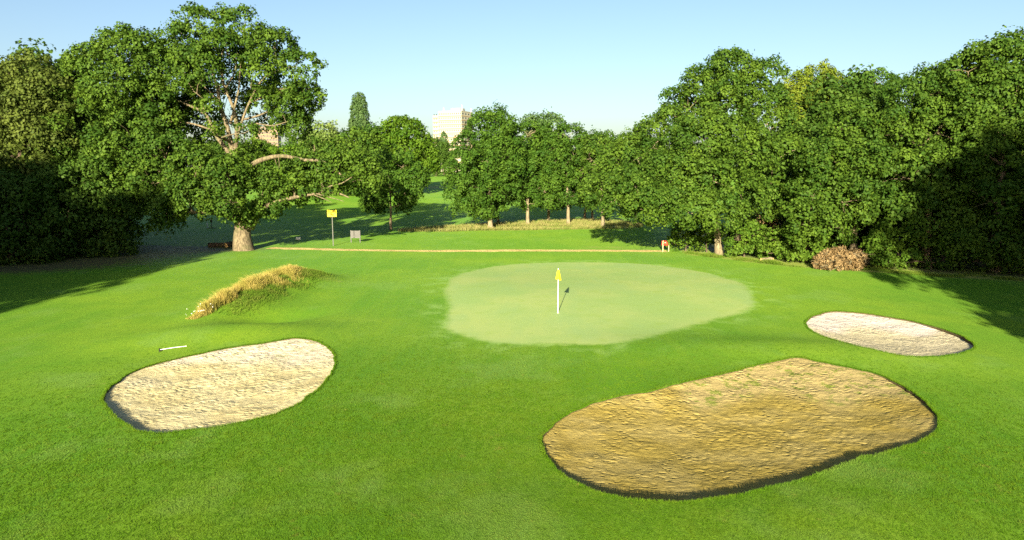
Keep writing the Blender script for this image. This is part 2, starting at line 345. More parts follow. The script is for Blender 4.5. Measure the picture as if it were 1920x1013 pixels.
# ------------------------------------------------------------------ ground sheet
def build_ground():
    pts = []
    r = 6.0; k = 0
    fine_th = np.radians(np.arange(-50, 50.01, .62))
    coarse = np.radians(np.concatenate([np.arange(-180, -51, 5), np.arange(52, 180, 5)]))
    while r < 3500:
        th = np.concatenate([fine_th if r < 260 else fine_th[::6], coarse])
        th = th + (.31 * math.pi / 180 if k % 2 else 0)
        pts.append(np.stack([r * np.sin(th), r * np.cos(th)], 1))
        r *= 1.016 if r < 110 else (1.05 if r < 300 else 1.25); k += 1
    pts.append(np.array([[0, 0], [3, 0], [-3, 0], [0, 3], [0, -3.0]]))
    P = np.concatenate(pts)
    loops = [BK_L, BK_R, BK_B, GREEN, PATH]
    def push_out(P, L, dmin):
        return P[np.abs(poly_dist(P[:, 0], P[:, 1], L)) > dmin]
    for L, d in zip(loops, (.07, .08, .06, .12, .2)): P = push_out(P, L, d)
    # extra rings round the bunkers and the green, and a denser net over the mound
    def ring(L, off):
        nx = np.roll(L, -1, 0) - np.roll(L, 1, 0); nx /= np.linalg.norm(nx, axis=1)[:, None]
        nn = np.stack([nx[:, 1], -nx[:, 0]], 1)
        if in_poly(*(L[:1] + nn[:1] * .05).T, L)[0]: nn = -nn
        return L + nn * off
    ex = [ring(BK_L, .13), ring(BK_R, .13), ring(BK_B, .12), ring(GREEN, .35), ring(GREEN, .8), ring(GREEN, 1.6), ring(GREEN, -.4)]
    gx, gy = np.meshgrid(np.arange(-17, -8, .25), np.arange(24, 45, .3)); ex.append(np.stack([gx.ravel(), gy.ravel()], 1) + rngj.uniform(-.05, .05, (gx.size, 2)))
    E = np.concatenate(ex)
    for L in loops[:3]: E = push_out(E, L, .06)
    E = push_out(E, GREEN, .1)
    P = np.concatenate([P, E])
    edges = []; base = len(P); allp = [P]
    for L in loops:
        n_ = len(L); edges += [(base + i, base + (i + 1) % n_) for i in range(n_)]; allp.append(L); base += n_
    P = np.concatenate(allp)
    vo, eo, fo, *_ = delaunay_2d_cdt([Vector((float(a), float(b))) for a, b in P], edges, [], 0, 1e-4, False)
    V2 = np.array([(v_.x, v_.y) for v_ in vo]); T = np.array([f_ for f_ in fo if len(f_) == 3], dtype=np.int32)
    c = V2[T].mean(1)
    z = hgt(V2[:, 0], V2[:, 1])
    gd = np.clip(poly_dist(V2[:, 0], V2[:, 1], GREEN), -8, 8)
    ld = np.clip(poly_dist(V2[:, 0], V2[:, 1], LONGG), -5, 5)
    # dry edges: long-grass strip, right wood margin, mound
    dry = sm((ld + .6) / 1.2) * .9
    wl = np.array([ground(u, v)[:2] for u, v in [(1290, 478), (1350, 484), (1420, 493), (1500, 501), (1600, 507), (1680, 513), (1760, 519), (1920, 527)]])
    wl = np.vstack([wl, [[60, 34], [70, 75], [18, 75]]])
    wd = poly_dist(V2[:, 0], V2[:, 1], wl)
    dry = np.maximum(dry, .75 * sm((wd + .8) / .8))
    dry = np.maximum(dry, .55 * g2(V2[:, 0], V2[:, 1], rb[0] + 1.6, rb[1] - .3, 1.6, 1.0, .4))
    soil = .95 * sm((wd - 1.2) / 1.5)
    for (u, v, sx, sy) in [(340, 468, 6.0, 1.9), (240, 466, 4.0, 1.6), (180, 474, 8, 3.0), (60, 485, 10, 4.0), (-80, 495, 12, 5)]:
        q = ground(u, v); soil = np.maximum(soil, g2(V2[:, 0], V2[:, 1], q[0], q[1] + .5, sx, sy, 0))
    for (u, v, sx, sy, a) in [(1135, 464, 2.3, .9, .62), (1060, 447, 1.0, .8, .5), (700, 453, .9, .35, .5), (830, 351, 7, 3, 1)]:
        q = ground(u, v); dry = np.maximum(dry, a * g2(V2[:, 0], V2[:, 1], q[0], q[1], sx, sy, 0))
    V3 = np.column_stack([V2, z])
    hole = np.zeros(len(T), bool)
    for L in loops[:3]: hole |= in_poly(c[:, 0], c[:, 1], L)
    ing = in_poly(c[:, 0], c[:, 1], GREEN); inp = in_poly(c[:, 0], c[:, 1], PATH)
    def sub(name, mask, mat):
        f_ = T[mask]; used, inv = np.unique(f_, return_inverse=True); f_ = inv.reshape(f_.shape)
        v_ = V3[used]
        nz = np.cross(v_[f_[:, 1]] - v_[f_[:, 0]], v_[f_[:, 2]] - v_[f_[:, 0]])[:, 2]
        f_[nz < 0] = f_[nz < 0][:, ::-1]
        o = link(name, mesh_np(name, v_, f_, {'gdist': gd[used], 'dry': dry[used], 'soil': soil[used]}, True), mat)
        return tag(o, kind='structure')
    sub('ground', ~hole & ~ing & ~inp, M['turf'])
    g = sub('putting_green', ing, M['turf'])
    pth = sub('dirt_path', inp, M['path'])
    return wl
WOODLINE = build_ground()

# ------------------------------------------------------------------ bunkers
def bunker(L, mat, depth, lip_near, lip_far, side, seed, label, rough=1.0):
    n = len(L); rg = np.random.default_rng(seed)
    cen = L.mean(0); zb = hgt(L[:, 0], L[:, 1])
    ymin, ymax = L[:, 1].min(), L[:, 1].max()
    back = (L[:, 1] - ymin) / (ymax - ymin)                      # 0 near, 1 far
    lip = lip_near * (1 - sm((back - .08) / .42)) + lip_far * sm((back - .08) / .42)
    xr = (L[:, 0] - L[:, 0].min()) / (np.ptp(L[:, 0]))
    lip = lip + side * sm((xr - .93) / .07) * (1 - sm((back - .7) / .2))
    ts = np.concatenate([[1.012], np.linspace(1, .02, 75)])
    V = []; weed = []
    n1, n2, n3, n4 = (SNoise(seed + i, 12, 2) for i in range(4))
    for t in ts:
        q = cen + (L - cen) * t
        zedge = zb - lip
        zc = hgt(q[:, 0], q[:, 1])
        prof = np.clip(1 - min(t, 1.0) ** 2.2, 0, 1)
        z = zedge * min(t, 1) ** 2 + (1 - min(t, 1) ** 2) * (zc - .5 * (lip_near + lip_far)) - depth * prof
        amp = sm((1.0 - t) / .08) * rough
        z = z + amp * (.014 * n1(q, 1.1) + .008 * n2(q, 3.5) + .010 * n3(q, 8.0) + .006 * n4(q, 15.0))
        V.append(np.column_stack([q, z]))
        weed.append(sm((back * 1.0 + .25 * n1(q, .7) - .55) / .3) * sm((t - .35) / .3))
    V = np.concatenate(V); weed = np.concatenate(weed)
    k = len(ts)
    i, j = np.meshgrid(np.arange(k - 1), np.arange(n), indexing='ij'); i = i.ravel(); j = j.ravel(); j2 = (j + 1) % n
    Fq = np.stack([i * n + j, i * n + j2, (i + 1) * n + j2, (i + 1) * n + j], 1)
    last = (k - 1) * n
    fan = [(last + a, last + (a + 1) % n, len(V), len(V)) for a in range(n)]
    V = np.vstack([V, V[last:].mean(0)]); weed = np.append(weed, 0)
    me = bpy.data.meshes.new('sand_bunker')
    fl = [tuple(f_) for f_ in Fq] + [(a, b, c_) for a, b, c_, _ in fan]
    a2 = V[Fq[0]]; nz = np.cross(a2[1] - a2[0], a2[2] - a2[0])[2]
    if nz < 0: fl = [f_[::-1] for f_ in fl]
    me.from_pydata(V.tolist(), [], fl)
    at_ = me.attributes.new('weed', 'FLOAT', 'POINT'); at_.data.foreach_set('value', weed.astype(np.float32))
    for p_ in me.polygons: p_.use_smooth = True
    me.update()
    o = link('sand_bunker', me, mat); tag(o, label, kind='structure')
    # turf face of the lip, cut down to the sand
    up = np.column_stack([L, zb]); m_ = np.column_stack([cen + (L - cen) * .998, zb - .05]); dn = np.column_stack([cen + (L - cen) * 1.004, zb - lip - .08])
    V = np.concatenate([up, m_, dn]); i, j = np.meshgrid(np.arange(2), np.arange(n), indexing='ij'); i = i.ravel(); j = j.ravel(); j2 = (j + 1) % n
    Fq = np.stack([i * n + j, i * n + j2, (i + 1) * n + j2, (i + 1) * n + j], 1)
    link('turf_edge', mesh_np('turf_edge', V, Fq, None, True), M['soil'], o)
    return o
bunker(BK_L, M['sand_white'], .16, .12, .02, .0, 11, 'white sand bunker below the long-grass mound', 1.15)
bunker(BK_R, M['sand_pale'], .22, .10, .05, .06, 23, 'small pale sand bunker between the putting green and the brush pile', .7)
bunker(BK_B, M['sand_brown'], .30, .14, .02, .06, 37, 'large brown sand bunker in front of the putting green', 1.0)

# ------------------------------------------------------------------ grass blades
def blades(P, hgt_, wid, lean, rg, lean_dir=None, name='g'):
    """each blade two quads and a tip, bent over; P (n,3)"""
    n = len(P); a = rg.uniform(0, 6.283, n); h = np.asarray(hgt_) * rg.uniform(.55, 1.25, n); w_ = wid * rg.uniform(.7, 1.3, n)
    la = rg.uniform(0, 6.283, n) if lean_dir is None else lean_dir + rg.normal(0, .7, n)
    l = lean * rg.uniform(.2, 1.4, n) * h
    sx, sy = np.cos(a) * w_ * .5, np.sin(a) * w_ * .5; lx, ly = np.cos(la) * l, np.sin(la) * l
    z0 = np.zeros(n)
    def row(fz, fl, fw): return (np.column_stack([P[:, 0] + lx * fl - sx * fw, P[:, 1] + ly * fl - sy * fw, P[:, 2] + h * fz]),
                                 np.column_stack([P[:, 0] + lx * fl + sx * fw, P[:, 1] + ly * fl + sy * fw, P[:, 2] + h * fz]))
    a0, a1 = row(-.08, 0, 1); b0, b1 = row(.55, .35, .85); c0, c1 = row(1, 1, .12)
    V = np.stack([a0, a1, b0, b1, c0, c1], 1).reshape(-1, 3); o = np.arange(n) * 6
    Fq = np.concatenate([np.stack([o, o + 1, o + 3, o + 2], 1), np.stack([o + 2, o + 3, o + 5, o + 4], 1)])
    jit = rg.uniform(-.15, .15, n)[:, None]
    tint = np.clip(np.array([[.0, .0, .5, .5, 1, 1]]) + jit, 0, 1).ravel()
    return mesh_np(name, V, Fq, {'tint': tint})
rg = np.random.default_rng(77)
def scatter_poly(L, n, rg):
    lo, hi = L.min(0), L.max(0); out = []
    tot = 0
    while tot < n:
        q = rg.uniform(lo, hi, (n * 2, 2)); q = q[in_poly(q[:, 0], q[:, 1], L)]; out.append(q); tot += len(q)
    return np.concatenate(out)[:n]
def with_z(q): return np.column_stack([q, hgt(q[:, 0], q[:, 1])])
# long straw-coloured strip under the row of ash trees
q = scatter_poly(LONGG, 15000, rg)
nz_ = SNoise(5, 9, 2)(q, .35); q = q[(nz_ > -.7)]
o = link('long_grass', blades(with_z(q), .32, .04, .6, rg, None, 'long_grass'), M['straw_dull'])
tag(o, 'strip of long straw-coloured grass under the row of slim trees', 'grass', kind='stuff')
# long grass on the mound
ax = np.array([math.cos(ang), math.sin(ang)]); nx = np.array([-ax[1], ax[0]])
NB = 20000
t = rg.beta(1.25, 1.25, NB) * (rl + 1.6) - .9; wd_ = .16 + .50 * sm(t / rl * 1.3) * (1 - .6 * sm((t / rl - .75) / .3)); sn = rg.normal(0, 1, NB)
q = ra[:2] + t[:, None] * ax + (.1 + sn * wd_)[:, None] * nx
clump_ = SNoise(8, 9, 2)(q, 1.6); k_ = clump_ > -.55 + .5 * (np.abs(sn) - 1); q, sn_, t_, clump_ = q[k_], sn[k_], t[k_], clump_[k_]
hh = .42 * np.exp(-.28 * sn_ ** 2) * sm((t_ + 1.0) / 2.0) * (1 - .45 * sm((t_ / rl - .8) / .3)) * (1 + .35 * clump_) + .05
o = link('long_grass', blades(with_z(q), hh, .016, .75, rg, math.radians(250), 'mound_grass'), M['straw'])
tag(o, 'tall straw-coloured grass growing along the crest of the mound', 'grass', kind='stuff')
NB = 16000
t = rg.beta(2.0, 1.2, NB) * 1.15 * rl; s_ = rg.normal(-.80, .5, NB)
q = ra[:2] + t[:, None] * ax + s_[:, None] * nx; k_ = SNoise(18, 9, 2)(q, 1.2) > -.45; q = q[k_]
o = link('rough_grass', blades(with_z(q), .13, .016, .7, rg, None, 'rough_grass'), M['rough'])
tag(o, 'dark green tufted grass in the hollow beside the mound', 'grass', kind='stuff')
# grass hanging over the bunker lips
def lip_grass(L, n, h, width):
    i = rg.integers(0, len(L), n); f_ = rg.uniform(0, 1, (n, 1)); q = L[i] * (1 - f_) + L[(i + 1) % len(L)] * f_
    c = L.mean(0); d = q - c; d /= np.linalg.norm(d, axis=1)[:, None]
    q = q + d * np.abs(rg.normal(0, width, (n, 1))) + d * .005
    return with_z(q)
for L, lab, n in ((BK_L, 'white sand bunker below the mound', 9000), (BK_R, 'small pale sand bunker', 6000), (BK_B, 'large brown sand bunker', 15000)):
    o = link('lip_grass', blades(lip_grass(L, n, .07, .05), .055, .009, .8, rg, None, 'lip_grass'), M['blade'])
    tag(o, 'uncut grass blades fringing the edge of the ' + lab, 'grass', kind='stuff')
# short mown blades over the near lawn: tufts on scattered points
def mown_grass():
    r = np.sqrt(rg.uniform(10.5 ** 2, 30 ** 2, 430000)); a = rg.uniform(-1.02, 1.02, 430000)
    keep = rg.random(430000) < np.clip((13.0 / r) ** 1.6, 0, 1) * np.clip((30 - r) / 12, 0, 1); r, a = r[keep], a[keep]
    q = np.column_stack([r * np.sin(a), r * np.cos(a)]); ok = np.ones(len(q), bool)
    for L in (BK_L, BK_R, BK_B): ok &= poly_dist(q[:, 0], q[:, 1], L) < -.03
    ok &= poly_dist(q[:, 0], q[:, 1], GREEN) < -.35
    q = q[ok]; P3 = with_z(q); sc_ = np.clip(np.hypot(q[:, 0], q[:, 1]) / 16, .9, 1.2) * rg.uniform(.7, 1.3, len(q))
    me = bpy.data.meshes.new('mown_grass'); me.vertices.add(len(P3)); me.vertices.foreach_set('co', P3.astype(np.float32).ravel())
    at_ = me.attributes.new('tuft_scale', 'FLOAT', 'POINT'); at_.data.foreach_set('value', sc_.astype(np.float32))
    at_ = me.attributes.new('tuft_turn', 'FLOAT', 'POINT'); at_.data.foreach_set('value', rg.uniform(0, 6.283, len(q)).astype(np.float32))
    nb = 9; off = rg.normal(0, .026, (nb, 2)); tuft = blades(np.column_stack([off, np.zeros(nb)]), .018, .006, 1.3, rg, None, 'grass_tuft'); tuft.materials.append(M['blade'])
    tob = bpy.data.objects.new('grass_tuft', tuft)
    ng = bpy.data.node_groups.new('scatter_tufts', 'GeometryNodeTree'); ng.interface.new_socket('Geometry', in_out='INPUT', socket_type='NodeSocketGeometry'); ng.interface.new_socket('Geometry', in_out='OUTPUT', socket_type='NodeSocketGeometry')
    N = ng.nodes; gi = N.new('NodeGroupInput'); go = N.new('NodeGroupOutput'); ip = N.new('GeometryNodeInstanceOnPoints'); oi = N.new('GeometryNodeObjectInfo'); oi.inputs[0].default_value = tob
    a1 = N.new('GeometryNodeInputNamedAttribute'); a1.data_type = 'FLOAT'; a1.inputs[0].default_value = 'tuft_scale'
    a2 = N.new('GeometryNodeInputNamedAttribute'); a2.data_type = 'FLOAT'; a2.inputs[0].default_value = 'tuft_turn'; cx = N.new('ShaderNodeCombineXYZ')
    K = ng.links.new; K(gi.outputs[0], ip.inputs['Points']); K(oi.outputs['Geometry'], ip.inputs['Instance']); K(a1.outputs[0], ip.inputs['Scale']); K(a2.outputs[0], cx.inputs[2]); K(cx.outputs[0], ip.inputs['Rotation']); K(ip.outputs[0], go.inputs[0])
    o = link('mown_grass', me); md = o.modifiers.new('tufts', 'NODES'); md.node_group = ng
    return tag(o, 'short mown grass blades of the lawn around the bunkers', 'grass', kind='stuff')
mown_grass()
# unmown margin at the foot of the wood with the brush pile
wseg = WOODLINE[:8]; t = rg.uniform(0, 6.999, 16000); i = t.astype(int); f_ = (t - i)[:, None]
q = wseg[i] * (1 - f_) + wseg[i + 1] * f_ + np.column_stack([rg.normal(0, .2, 16000), np.abs(rg.normal(0, .9, 16000))])
nz_ = SNoise(31, 9, 2)(q, .9); q = q[nz_ > -.15]; nz_ = nz_[nz_ > -.15]
o = link('rough_grass', blades(with_z(q), .07 + .20 * np.clip(nz_, 0, 1.2), .022, .7, rg, None, 'margin_grass'), M['rough'])
tag(o, 'unmown grass margin along the foot of the wood with the brush pile', 'grass', kind='stuff')

# ------------------------------------------------------------------ trees
def leaf_cloud(lobes, rg, spacing, cr, nleaf, ls, openness=0.0, core=.3, droop=0.0, asp=.8):
    """lobes: list of (centre, radii). Boughs stand as leafy domes over the lobes, with gaps between them; leaves are folded rhombs."""
    C = np.array([l[0] for l in lobes]); R = np.array([l[1] for l in lobes])
    op = np.broadcast_to(np.asarray(openness, float), (len(C),))
    n1 = SNoise(int(rg.integers(1e6))); n2 = SNoise(int(rg.integers(1e6))); cs, ds, sz, kk = [], [], [], []
    for c, r, o_ in zip(C, R, op):
        p_ = 1.6; area = 4 * math.pi * (((r[0] * r[1]) ** p_ + (r[0] * r[2]) ** p_ + (r[1] * r[2]) ** p_) / 3) ** (1 / p_)
        n = max(6, int(area / spacing ** 2 * 1.3))
        d = rg.normal(size=(n * 3, 3)); d /= np.linalg.norm(d, axis=1)[:, None]
        # keep the boughs apart
        keep = []; q0 = d * r
        for a in range(len(d)):
            if len(keep) >= n: break
            if not keep or np.min(((q0[keep] - q0[a]) ** 2).sum(1)) > (spacing * .72) ** 2: keep.append(a)
        d = d[keep]; n = len(d)
        fr = .94 - np.abs(rg.normal(0, .15, n)); out = rg.random(n) < .12; fr[out] += rg.uniform(.06, .2, out.sum())
        k = (d[:, 2] > -.5) | (rg.random(n) < .55); d, fr, out = d[k], fr[k], out[k]
        q = c + d * r * fr[:, None]
        q += d * (n1(q, .45) * .14 * r.mean())[:, None]
        s_ = np.where(out, .65, 1.0)
        if o_ > 0:
            g_ = n2(q, .6) > (o_ * 2 - 1.15); q, d, s_ = q[g_], d[g_], s_[g_]
        cs.append(q); ds.append(d / r); sz.append(s_); kk.append(np.zeros(len(q), bool))
        m = int(len(q) * core * (1 - min(1, o_ * 2.2))); d = rg.normal(size=(m, 3)); d /= np.linalg.norm(d, axis=1)[:, None]
        cs.append(c + d * r * rg.uniform(.3, .62, m)[:, None]); ds.append(d / r); sz.append(np.full(m, 1.2)); kk.append(np.ones(m, bool))
    cs = np.concatenate(cs); ds = np.concatenate(ds); sz = np.concatenate(sz); kk = np.concatenate(kk); ds /= np.linalg.norm(ds, axis=1)[:, None]
    dd = np.full(len(cs), 9.0)
    for c, r in zip(C, R): dd = np.minimum(dd, np.linalg.norm((cs - c) / r, axis=1))
    k = (dd > .62) | (kk & (rg.random(len(cs)) < .6)) | (rg.random(len(cs)) < .12)
    cs, ds, sz, kk = cs[k], ds[k], sz[k], kk[k]; n = len(cs)
    csz = sz * cr * rg.choice([.55, .75, 1.0, 1.2, 1.45], n, p=[.2, .25, .25, .2, .1]) * rg.uniform(.85, 1.15, n)
    cnt = np.maximum(6, (nleaf * (csz / cr) ** 1.6 * rg.uniform(.75, 1.25, n) * np.where(kk, .4, 1)).astype(int)); cl = np.repeat(np.arange(n), cnt)
    m = len(cl); nrm = ds * .8 + np.array([0, 0, .5]); nrm /= np.linalg.norm(nrm, axis=1)[:, None]; nrm = nrm[cl]
    t1 = np.cross(nrm, rg.normal(size=(n, 3))[cl]); t1 /= np.linalg.norm(t1, axis=1)[:, None] + 1e-9; t2 = np.cross(nrm, t1)
    cph = rg.uniform(-.2, 1, m); sph = np.sqrt(1 - cph ** 2); th = rg.uniform(0, 6.283, m)
    dirn = (t1 * np.cos(th)[:, None] + t2 * np.sin(th)[:, None]) * sph[:, None] + nrm * (cph * .85)[:, None]
    p0 = cs[cl] + dirn * csz[cl][:, None]
    rj = .86 + .30 * n1(p0, 1.2 / cr) + .14 * n2(p0, 2.6 / cr) - np.abs(rg.normal(0, .2, m)); sp = rg.random(m) < .08; rj[sp] += rg.uniform(.05, .4, sp.sum())
    pos = cs[cl] + dirn * (csz[cl] * rj)[:, None] + rg.normal(0, .09 * cr, (m, 3))
    pos[:, 2] -= droop * sph * csz[cl]
    ln = dirn * .9 + np.array([0, 0, .15]) + rg.normal(0, .38, (m, 3)); ln /= np.linalg.norm(ln, axis=1)[:, None]
    a = np.cross(ln, rg.normal(size=(m, 3))); a /= np.linalg.norm(a, axis=1)[:, None] + 1e-9; b = np.cross(ln, a)
    s = ls * rg.uniform(.65, 1.35, m) * np.where(kk[cl], 1.4, 1.0)
    a *= (s * .5)[:, None]; b *= (s * .5 * asp)[:, None]; fold = ln * (s * .10)[:, None]
    V = np.stack([pos - a, pos + b + fold, pos + a, pos - b + fold], 1).reshape(-1, 3)
    Fq = np.arange(m * 4).reshape(-1, 4)
    tint = np.clip(rg.normal(.42, .20, n)[cl] + rg.normal(0, .20, m), 0, 1)
    return V, Fq, np.repeat(tint, 4), cs
def bend(a, b, rg, k=5, amp=.08, sag=0.0):
    a, b = np.array(a, float), np.array(b, float); L = np.linalg.norm(b - a)
    t = np.linspace(0, 1, k); off = rg.normal(0, amp * L, 3); off[2] = abs(off[2]) * .6 + sag * L
    P = a + (b - a) * t[:, None] + np.sin(t * math.pi)[:, None] * off
    P[1:-1] += rg.normal(0, .02 * L, (k - 2, 3)); return P
QUALITY = 1.0
def grow(name, base, lobes, leaf, bark, rg, trunk_r, leaf_size=.26, clump=.65, nleaf=48, spacing=.85, openness=0, limbs=None,
         trunk_top=None, twigs=60, core=.3, droop=0, asp=.8, limb_n=99, parent_scale=1.0):
    """tree as an Empty at the base with trunk and crown; base is a world point, lobes are world (centre, radii)"""
    base = np.array(base, float); root = empty(name, base)
    lob = [(np.array(c) - base, np.array(r, float)) for c, r in lobes]
    V, Fq, tint, cs = leaf_cloud(lob, rg, spacing, clump, nleaf, leaf_size, openness, core, droop, asp)
    link('crown', mesh_np('crown', V, Fq, {'tint': tint}), leaf, root)
    C = np.array([l[0] for l in lob]); hi = C[:, 2].max(); segs = []
    top = np.array(trunk_top) - base if trunk_top is not None else np.array([C[:, 0].mean() * .5, C[:, 1].mean() * .5, hi * .62])
    k = 9; t = np.linspace(0, 1, k); TP = np.outer(t, top); TP[1:-1, :2] += rg.normal(0, .05 * trunk_r * 4, (k - 2, 2)) * .5
    TP[0, 2] = -.35
    TR = trunk_r * (1 - .62 * t); TR[0] *= 1.5; TR[1] *= 1.02
    segs.append(tube_np(np.vstack([TP[:1], TP[0] + (TP[1] - TP[0]) * .28, TP[1:]]), np.concatenate([TR[:1], [TR[0] * .78], TR[1:]]), 10))
    nodes = [p_ for p_ in TP[3:]]; nrad = list(TR[3:])
    if limbs:
        for pts, r0, r1 in limbs:
            P_ = catmull(np.array(pts) - base, 4 * len(pts)); rr = np.linspace(r0, r1, len(P_)); segs.append(tube_np(P_, rr, 8))
            nodes += list(P_[3:]); nrad += list(rr[3:])
    order = np.argsort(C[:, 2])[:limb_n]
    for c in C[order]:
        N = np.array(nodes); sc_ = np.linalg.norm(N - c, axis=1) + np.maximum(0, N[:, 2] - c[2] + .3) * 1.5; i = int(np.argmin(sc_))
        P_ = bend(N[i], c, rg, 6, .07); r0 = min(nrad[i] * .75, trunk_r * .5); rr = np.linspace(r0, max(.035, r0 * .3), 6)
        segs.append(tube_np(P_, rr, 6)); nodes += list(P_[2:]); nrad += list(rr[2:])
    N = np.array(nodes)
    if twigs:
        for c in cs[rg.choice(len(cs), min(twigs, len(cs)), replace=False)]:
            i = int(np.argmin(np.linalg.norm(N - c, axis=1))); P_ = bend(N[i], c, rg, 4, .1)
            segs.append(tube_np(P_, np.linspace(.05, .018, 4) * (leaf_size / .26), 4))
    V, Fq = join_np(segs)
    link('trunk', mesh_np('trunk', V, Fq, None, True), bark, root)
    return root
def lobes_px(D, L):
    out = []
    for l in L:
        u, v, ru, rv = l[:4]; dd = l[4] if len(l) > 4 else 0.0
        d = D + dd; s_ = d / F; rx, rz = ru * s_, rv * s_
        out.append((at_depth(u, v, d), (rx, (l[5] if len(l) > 5 else .5 * (rx + max(rx, rz))), rz)))
    return out
def depth_of(p): return float((np.array(p) - CAM) @ FWD)
def tree_px(name, label, bpx, L, leaf, bark, seed, trunk_r, cat='tree', group=None, D=None, **kw):
    b = ground(*bpx)
    if D is not None:
        d = pdir(*bpx); k = D; b = CAM + d * k; b[2] = gz(b[0], b[1])
    rgt = np.random.default_rng(seed)
    o = grow(name, b, lobes_px(depth_of(b), L), M[leaf], M[bark], rgt, trunk_r, **kw)
    return tag(o, label, cat, group)
def copy_tree(src, loc, rz, s, label, group, name=None, cat='tree'):
    r = src.copy(); COL.objects.link(r); r.location = loc; r.rotation_euler = (0, 0, rz); r.scale = (s, s, s) if not isinstance(s, tuple) else s
    if name: r.name = name
    tag(r, label, cat, group)
    for ch in src.children:
        c = ch.copy(); COL.objects.link(c); c.parent = r
    return r

# --- the big old oak left of the green
ob = ground(457, 469); OD = depth_of(ob)
def lp(pts, dd=None):
    return [at_depth(p_[0], p_[1], OD + (p_[2] if len(p_) > 2 else 0)) for p_ in pts]
oak_lobes = [
    (390, 55, 60, 40, 0), (455, 62, 55, 40, 0), (345, 98, 48, 50, 0), (515, 95, 50, 45, 0), (565, 140, 42, 45, 0), (580, 185, 26, 30, 0),
    (300, 130, 42, 50, 0), (425, 100, 62, 42, -1.5), (325, 165, 55, 50, 1), (545, 195, 45, 42, 1), (552, 232, 34, 30, 2), (485, 85, 50, 40, 1),
    (430, 175, 115, 75, 4.5, 2.0, .30), (350, 235, 75, 55, 4, 2, .25), (515, 200, 55, 42, 3.5, 2, .30), (370, 120, 45, 42, -2), (495, 130, 48, 38, -1), (300, 215, 50, 50, 1),
    (470, 165, 26, 22, -2, 1, .3), (360, 165, 28, 22, -2.4, 1, .3), (520, 165, 40, 30, -1.5, 1.2, .3), (395, 195, 14, 12, -2, .6, .2), (458, 250, 20, 20, -1.5, .8, .25), (405, 255, 18, 16, -2.5, .8, .2),
    (270, 235, 60, 45, 0), (250, 290, 55, 45, -1), (310, 295, 70, 48, -2.5), (375, 315, 62, 45, -3.5), (290, 345, 62, 42, -3), (430, 335, 45, 45, -3.5),
    (350, 365, 65, 38, -4), (425, 382, 45, 28, -4.5), (310, 398, 32, 26, -4.5), (302, 420, 20, 14, -4.5), (465, 320, 40, 40, 0), (466, 288, 32, 22, 2),
    (510, 345, 48, 42, -1), (550, 332, 45, 35, -1), (595, 325, 42, 32, -.5), (640, 318, 40, 28, -.5), (680, 308, 34, 26, 0), (690, 340, 32, 26, 0),
    (620, 350, 42, 20, -1), (560, 358, 40, 20, -1), (505, 386, 30, 18, -1.5), (590, 290, 40, 22, 1.5), (640, 285, 34, 18, 1.5), (455, 408, 26, 14, -2.2),
]
oak_limbs = [
    (lp([(466, 428), (482, 398), (494, 375), (498, 360)]), .46, .26),
    (lp([(440, 300), (408, 258), (386, 216), (350, 196), (305, 178)]), .22, .05),
    (lp([(438, 296), (428, 245), (414, 200), (404, 152), (386, 112), (362, 72)]), .25, .04),
    (lp([(440, 292), (444, 250), (438, 205), (420, 160), (414, 118), (422, 78)]), .22, .04),
    (lp([(442, 266), (462, 205), (492, 150), (535, 128), (562, 126)]), .12, .03),
    (lp([(432, 232), (447, 170), (452, 120), (470, 85)]), .11, .03),
    (lp([(386, 218), (372, 170), (352, 130), (340, 95)]), .11, .03),
    (lp([(440, 228, 1), (490, 215, 1), (530, 190, 1), (555, 165, 1)]), .10, .03),
    (lp([(416, 205), (398, 178), (372, 150), (350, 112)]), .09, .03), (lp([(424, 165), (440, 135), (446, 95)]), .08, .03), (lp([(410, 170), (418, 130), (400, 85)]), .08, .03),
    (lp([(400, 245), (360, 232), (320, 228), (285, 215)]), .10, .03), (lp([(445, 245), (475, 232), (510, 236), (540, 228)]), .09, .03), (lp([(470, 192), (505, 180), (540, 182), (575, 168)]), .08, .02),
    (lp([(450, 340, -1), (472, 310, -2), (500, 297, -2.4), (532, 293, -2.4), (570, 300, -2), (604, 303, -1.8), (632, 322, -1.6), (655, 342, -1.6)]), .24, .06),
    (lp([(466, 408, -.3), (505, 384, -1.5), (545, 372, -2.2), (590, 364, -2.2), (630, 362, -2.2), (655, 371, -2.2)]), .22, .04),
    (lp([(600, 364, -2.4), (618, 350, -2.4), (640, 344, -2.4), (660, 332, -2.4)]), .08, .03),
    (lp([(595, 364, -2.4), (625, 372, -2.6), (645, 378, -2.6)]), .05, .015), (lp([(585, 364, -2.4), (610, 374, -2.6), (622, 380, -2.6)]), .05, .015),
    (lp([(452, 415, 0), (415, 402, -2), (370, 398, -3.5), (325, 404, -4)]), .28, .06),
    (lp([(450, 398, 0), (405, 362, -2), (340, 338, -2.5), (270, 310, -1.5)]), .32, .07),
]
rgo = np.random.default_rng(101)
oak = grow('oak_tree', ob, lobes_px(OD, oak_lobes), M['oak'], M['bark'], rgo, .78, leaf_size=.21, clump=.72, nleaf=125, spacing=1.12, openness=[l[6] if len(l) > 6 else (.28 if l[1] < 275 and l[0] > 280 else .06) for l in oak_lobes],
           limbs=oak_limbs, trunk_top=at_depth(438, 280, OD), twigs=260, core=.2)
tag(oak, 'broad old oak with pale open limbs and a thick trunk beside the dirt path', 'tree')

KN = dict(leaf_size=.22, clump=.86, nleaf=160, spacing=1.38, twigs=60)
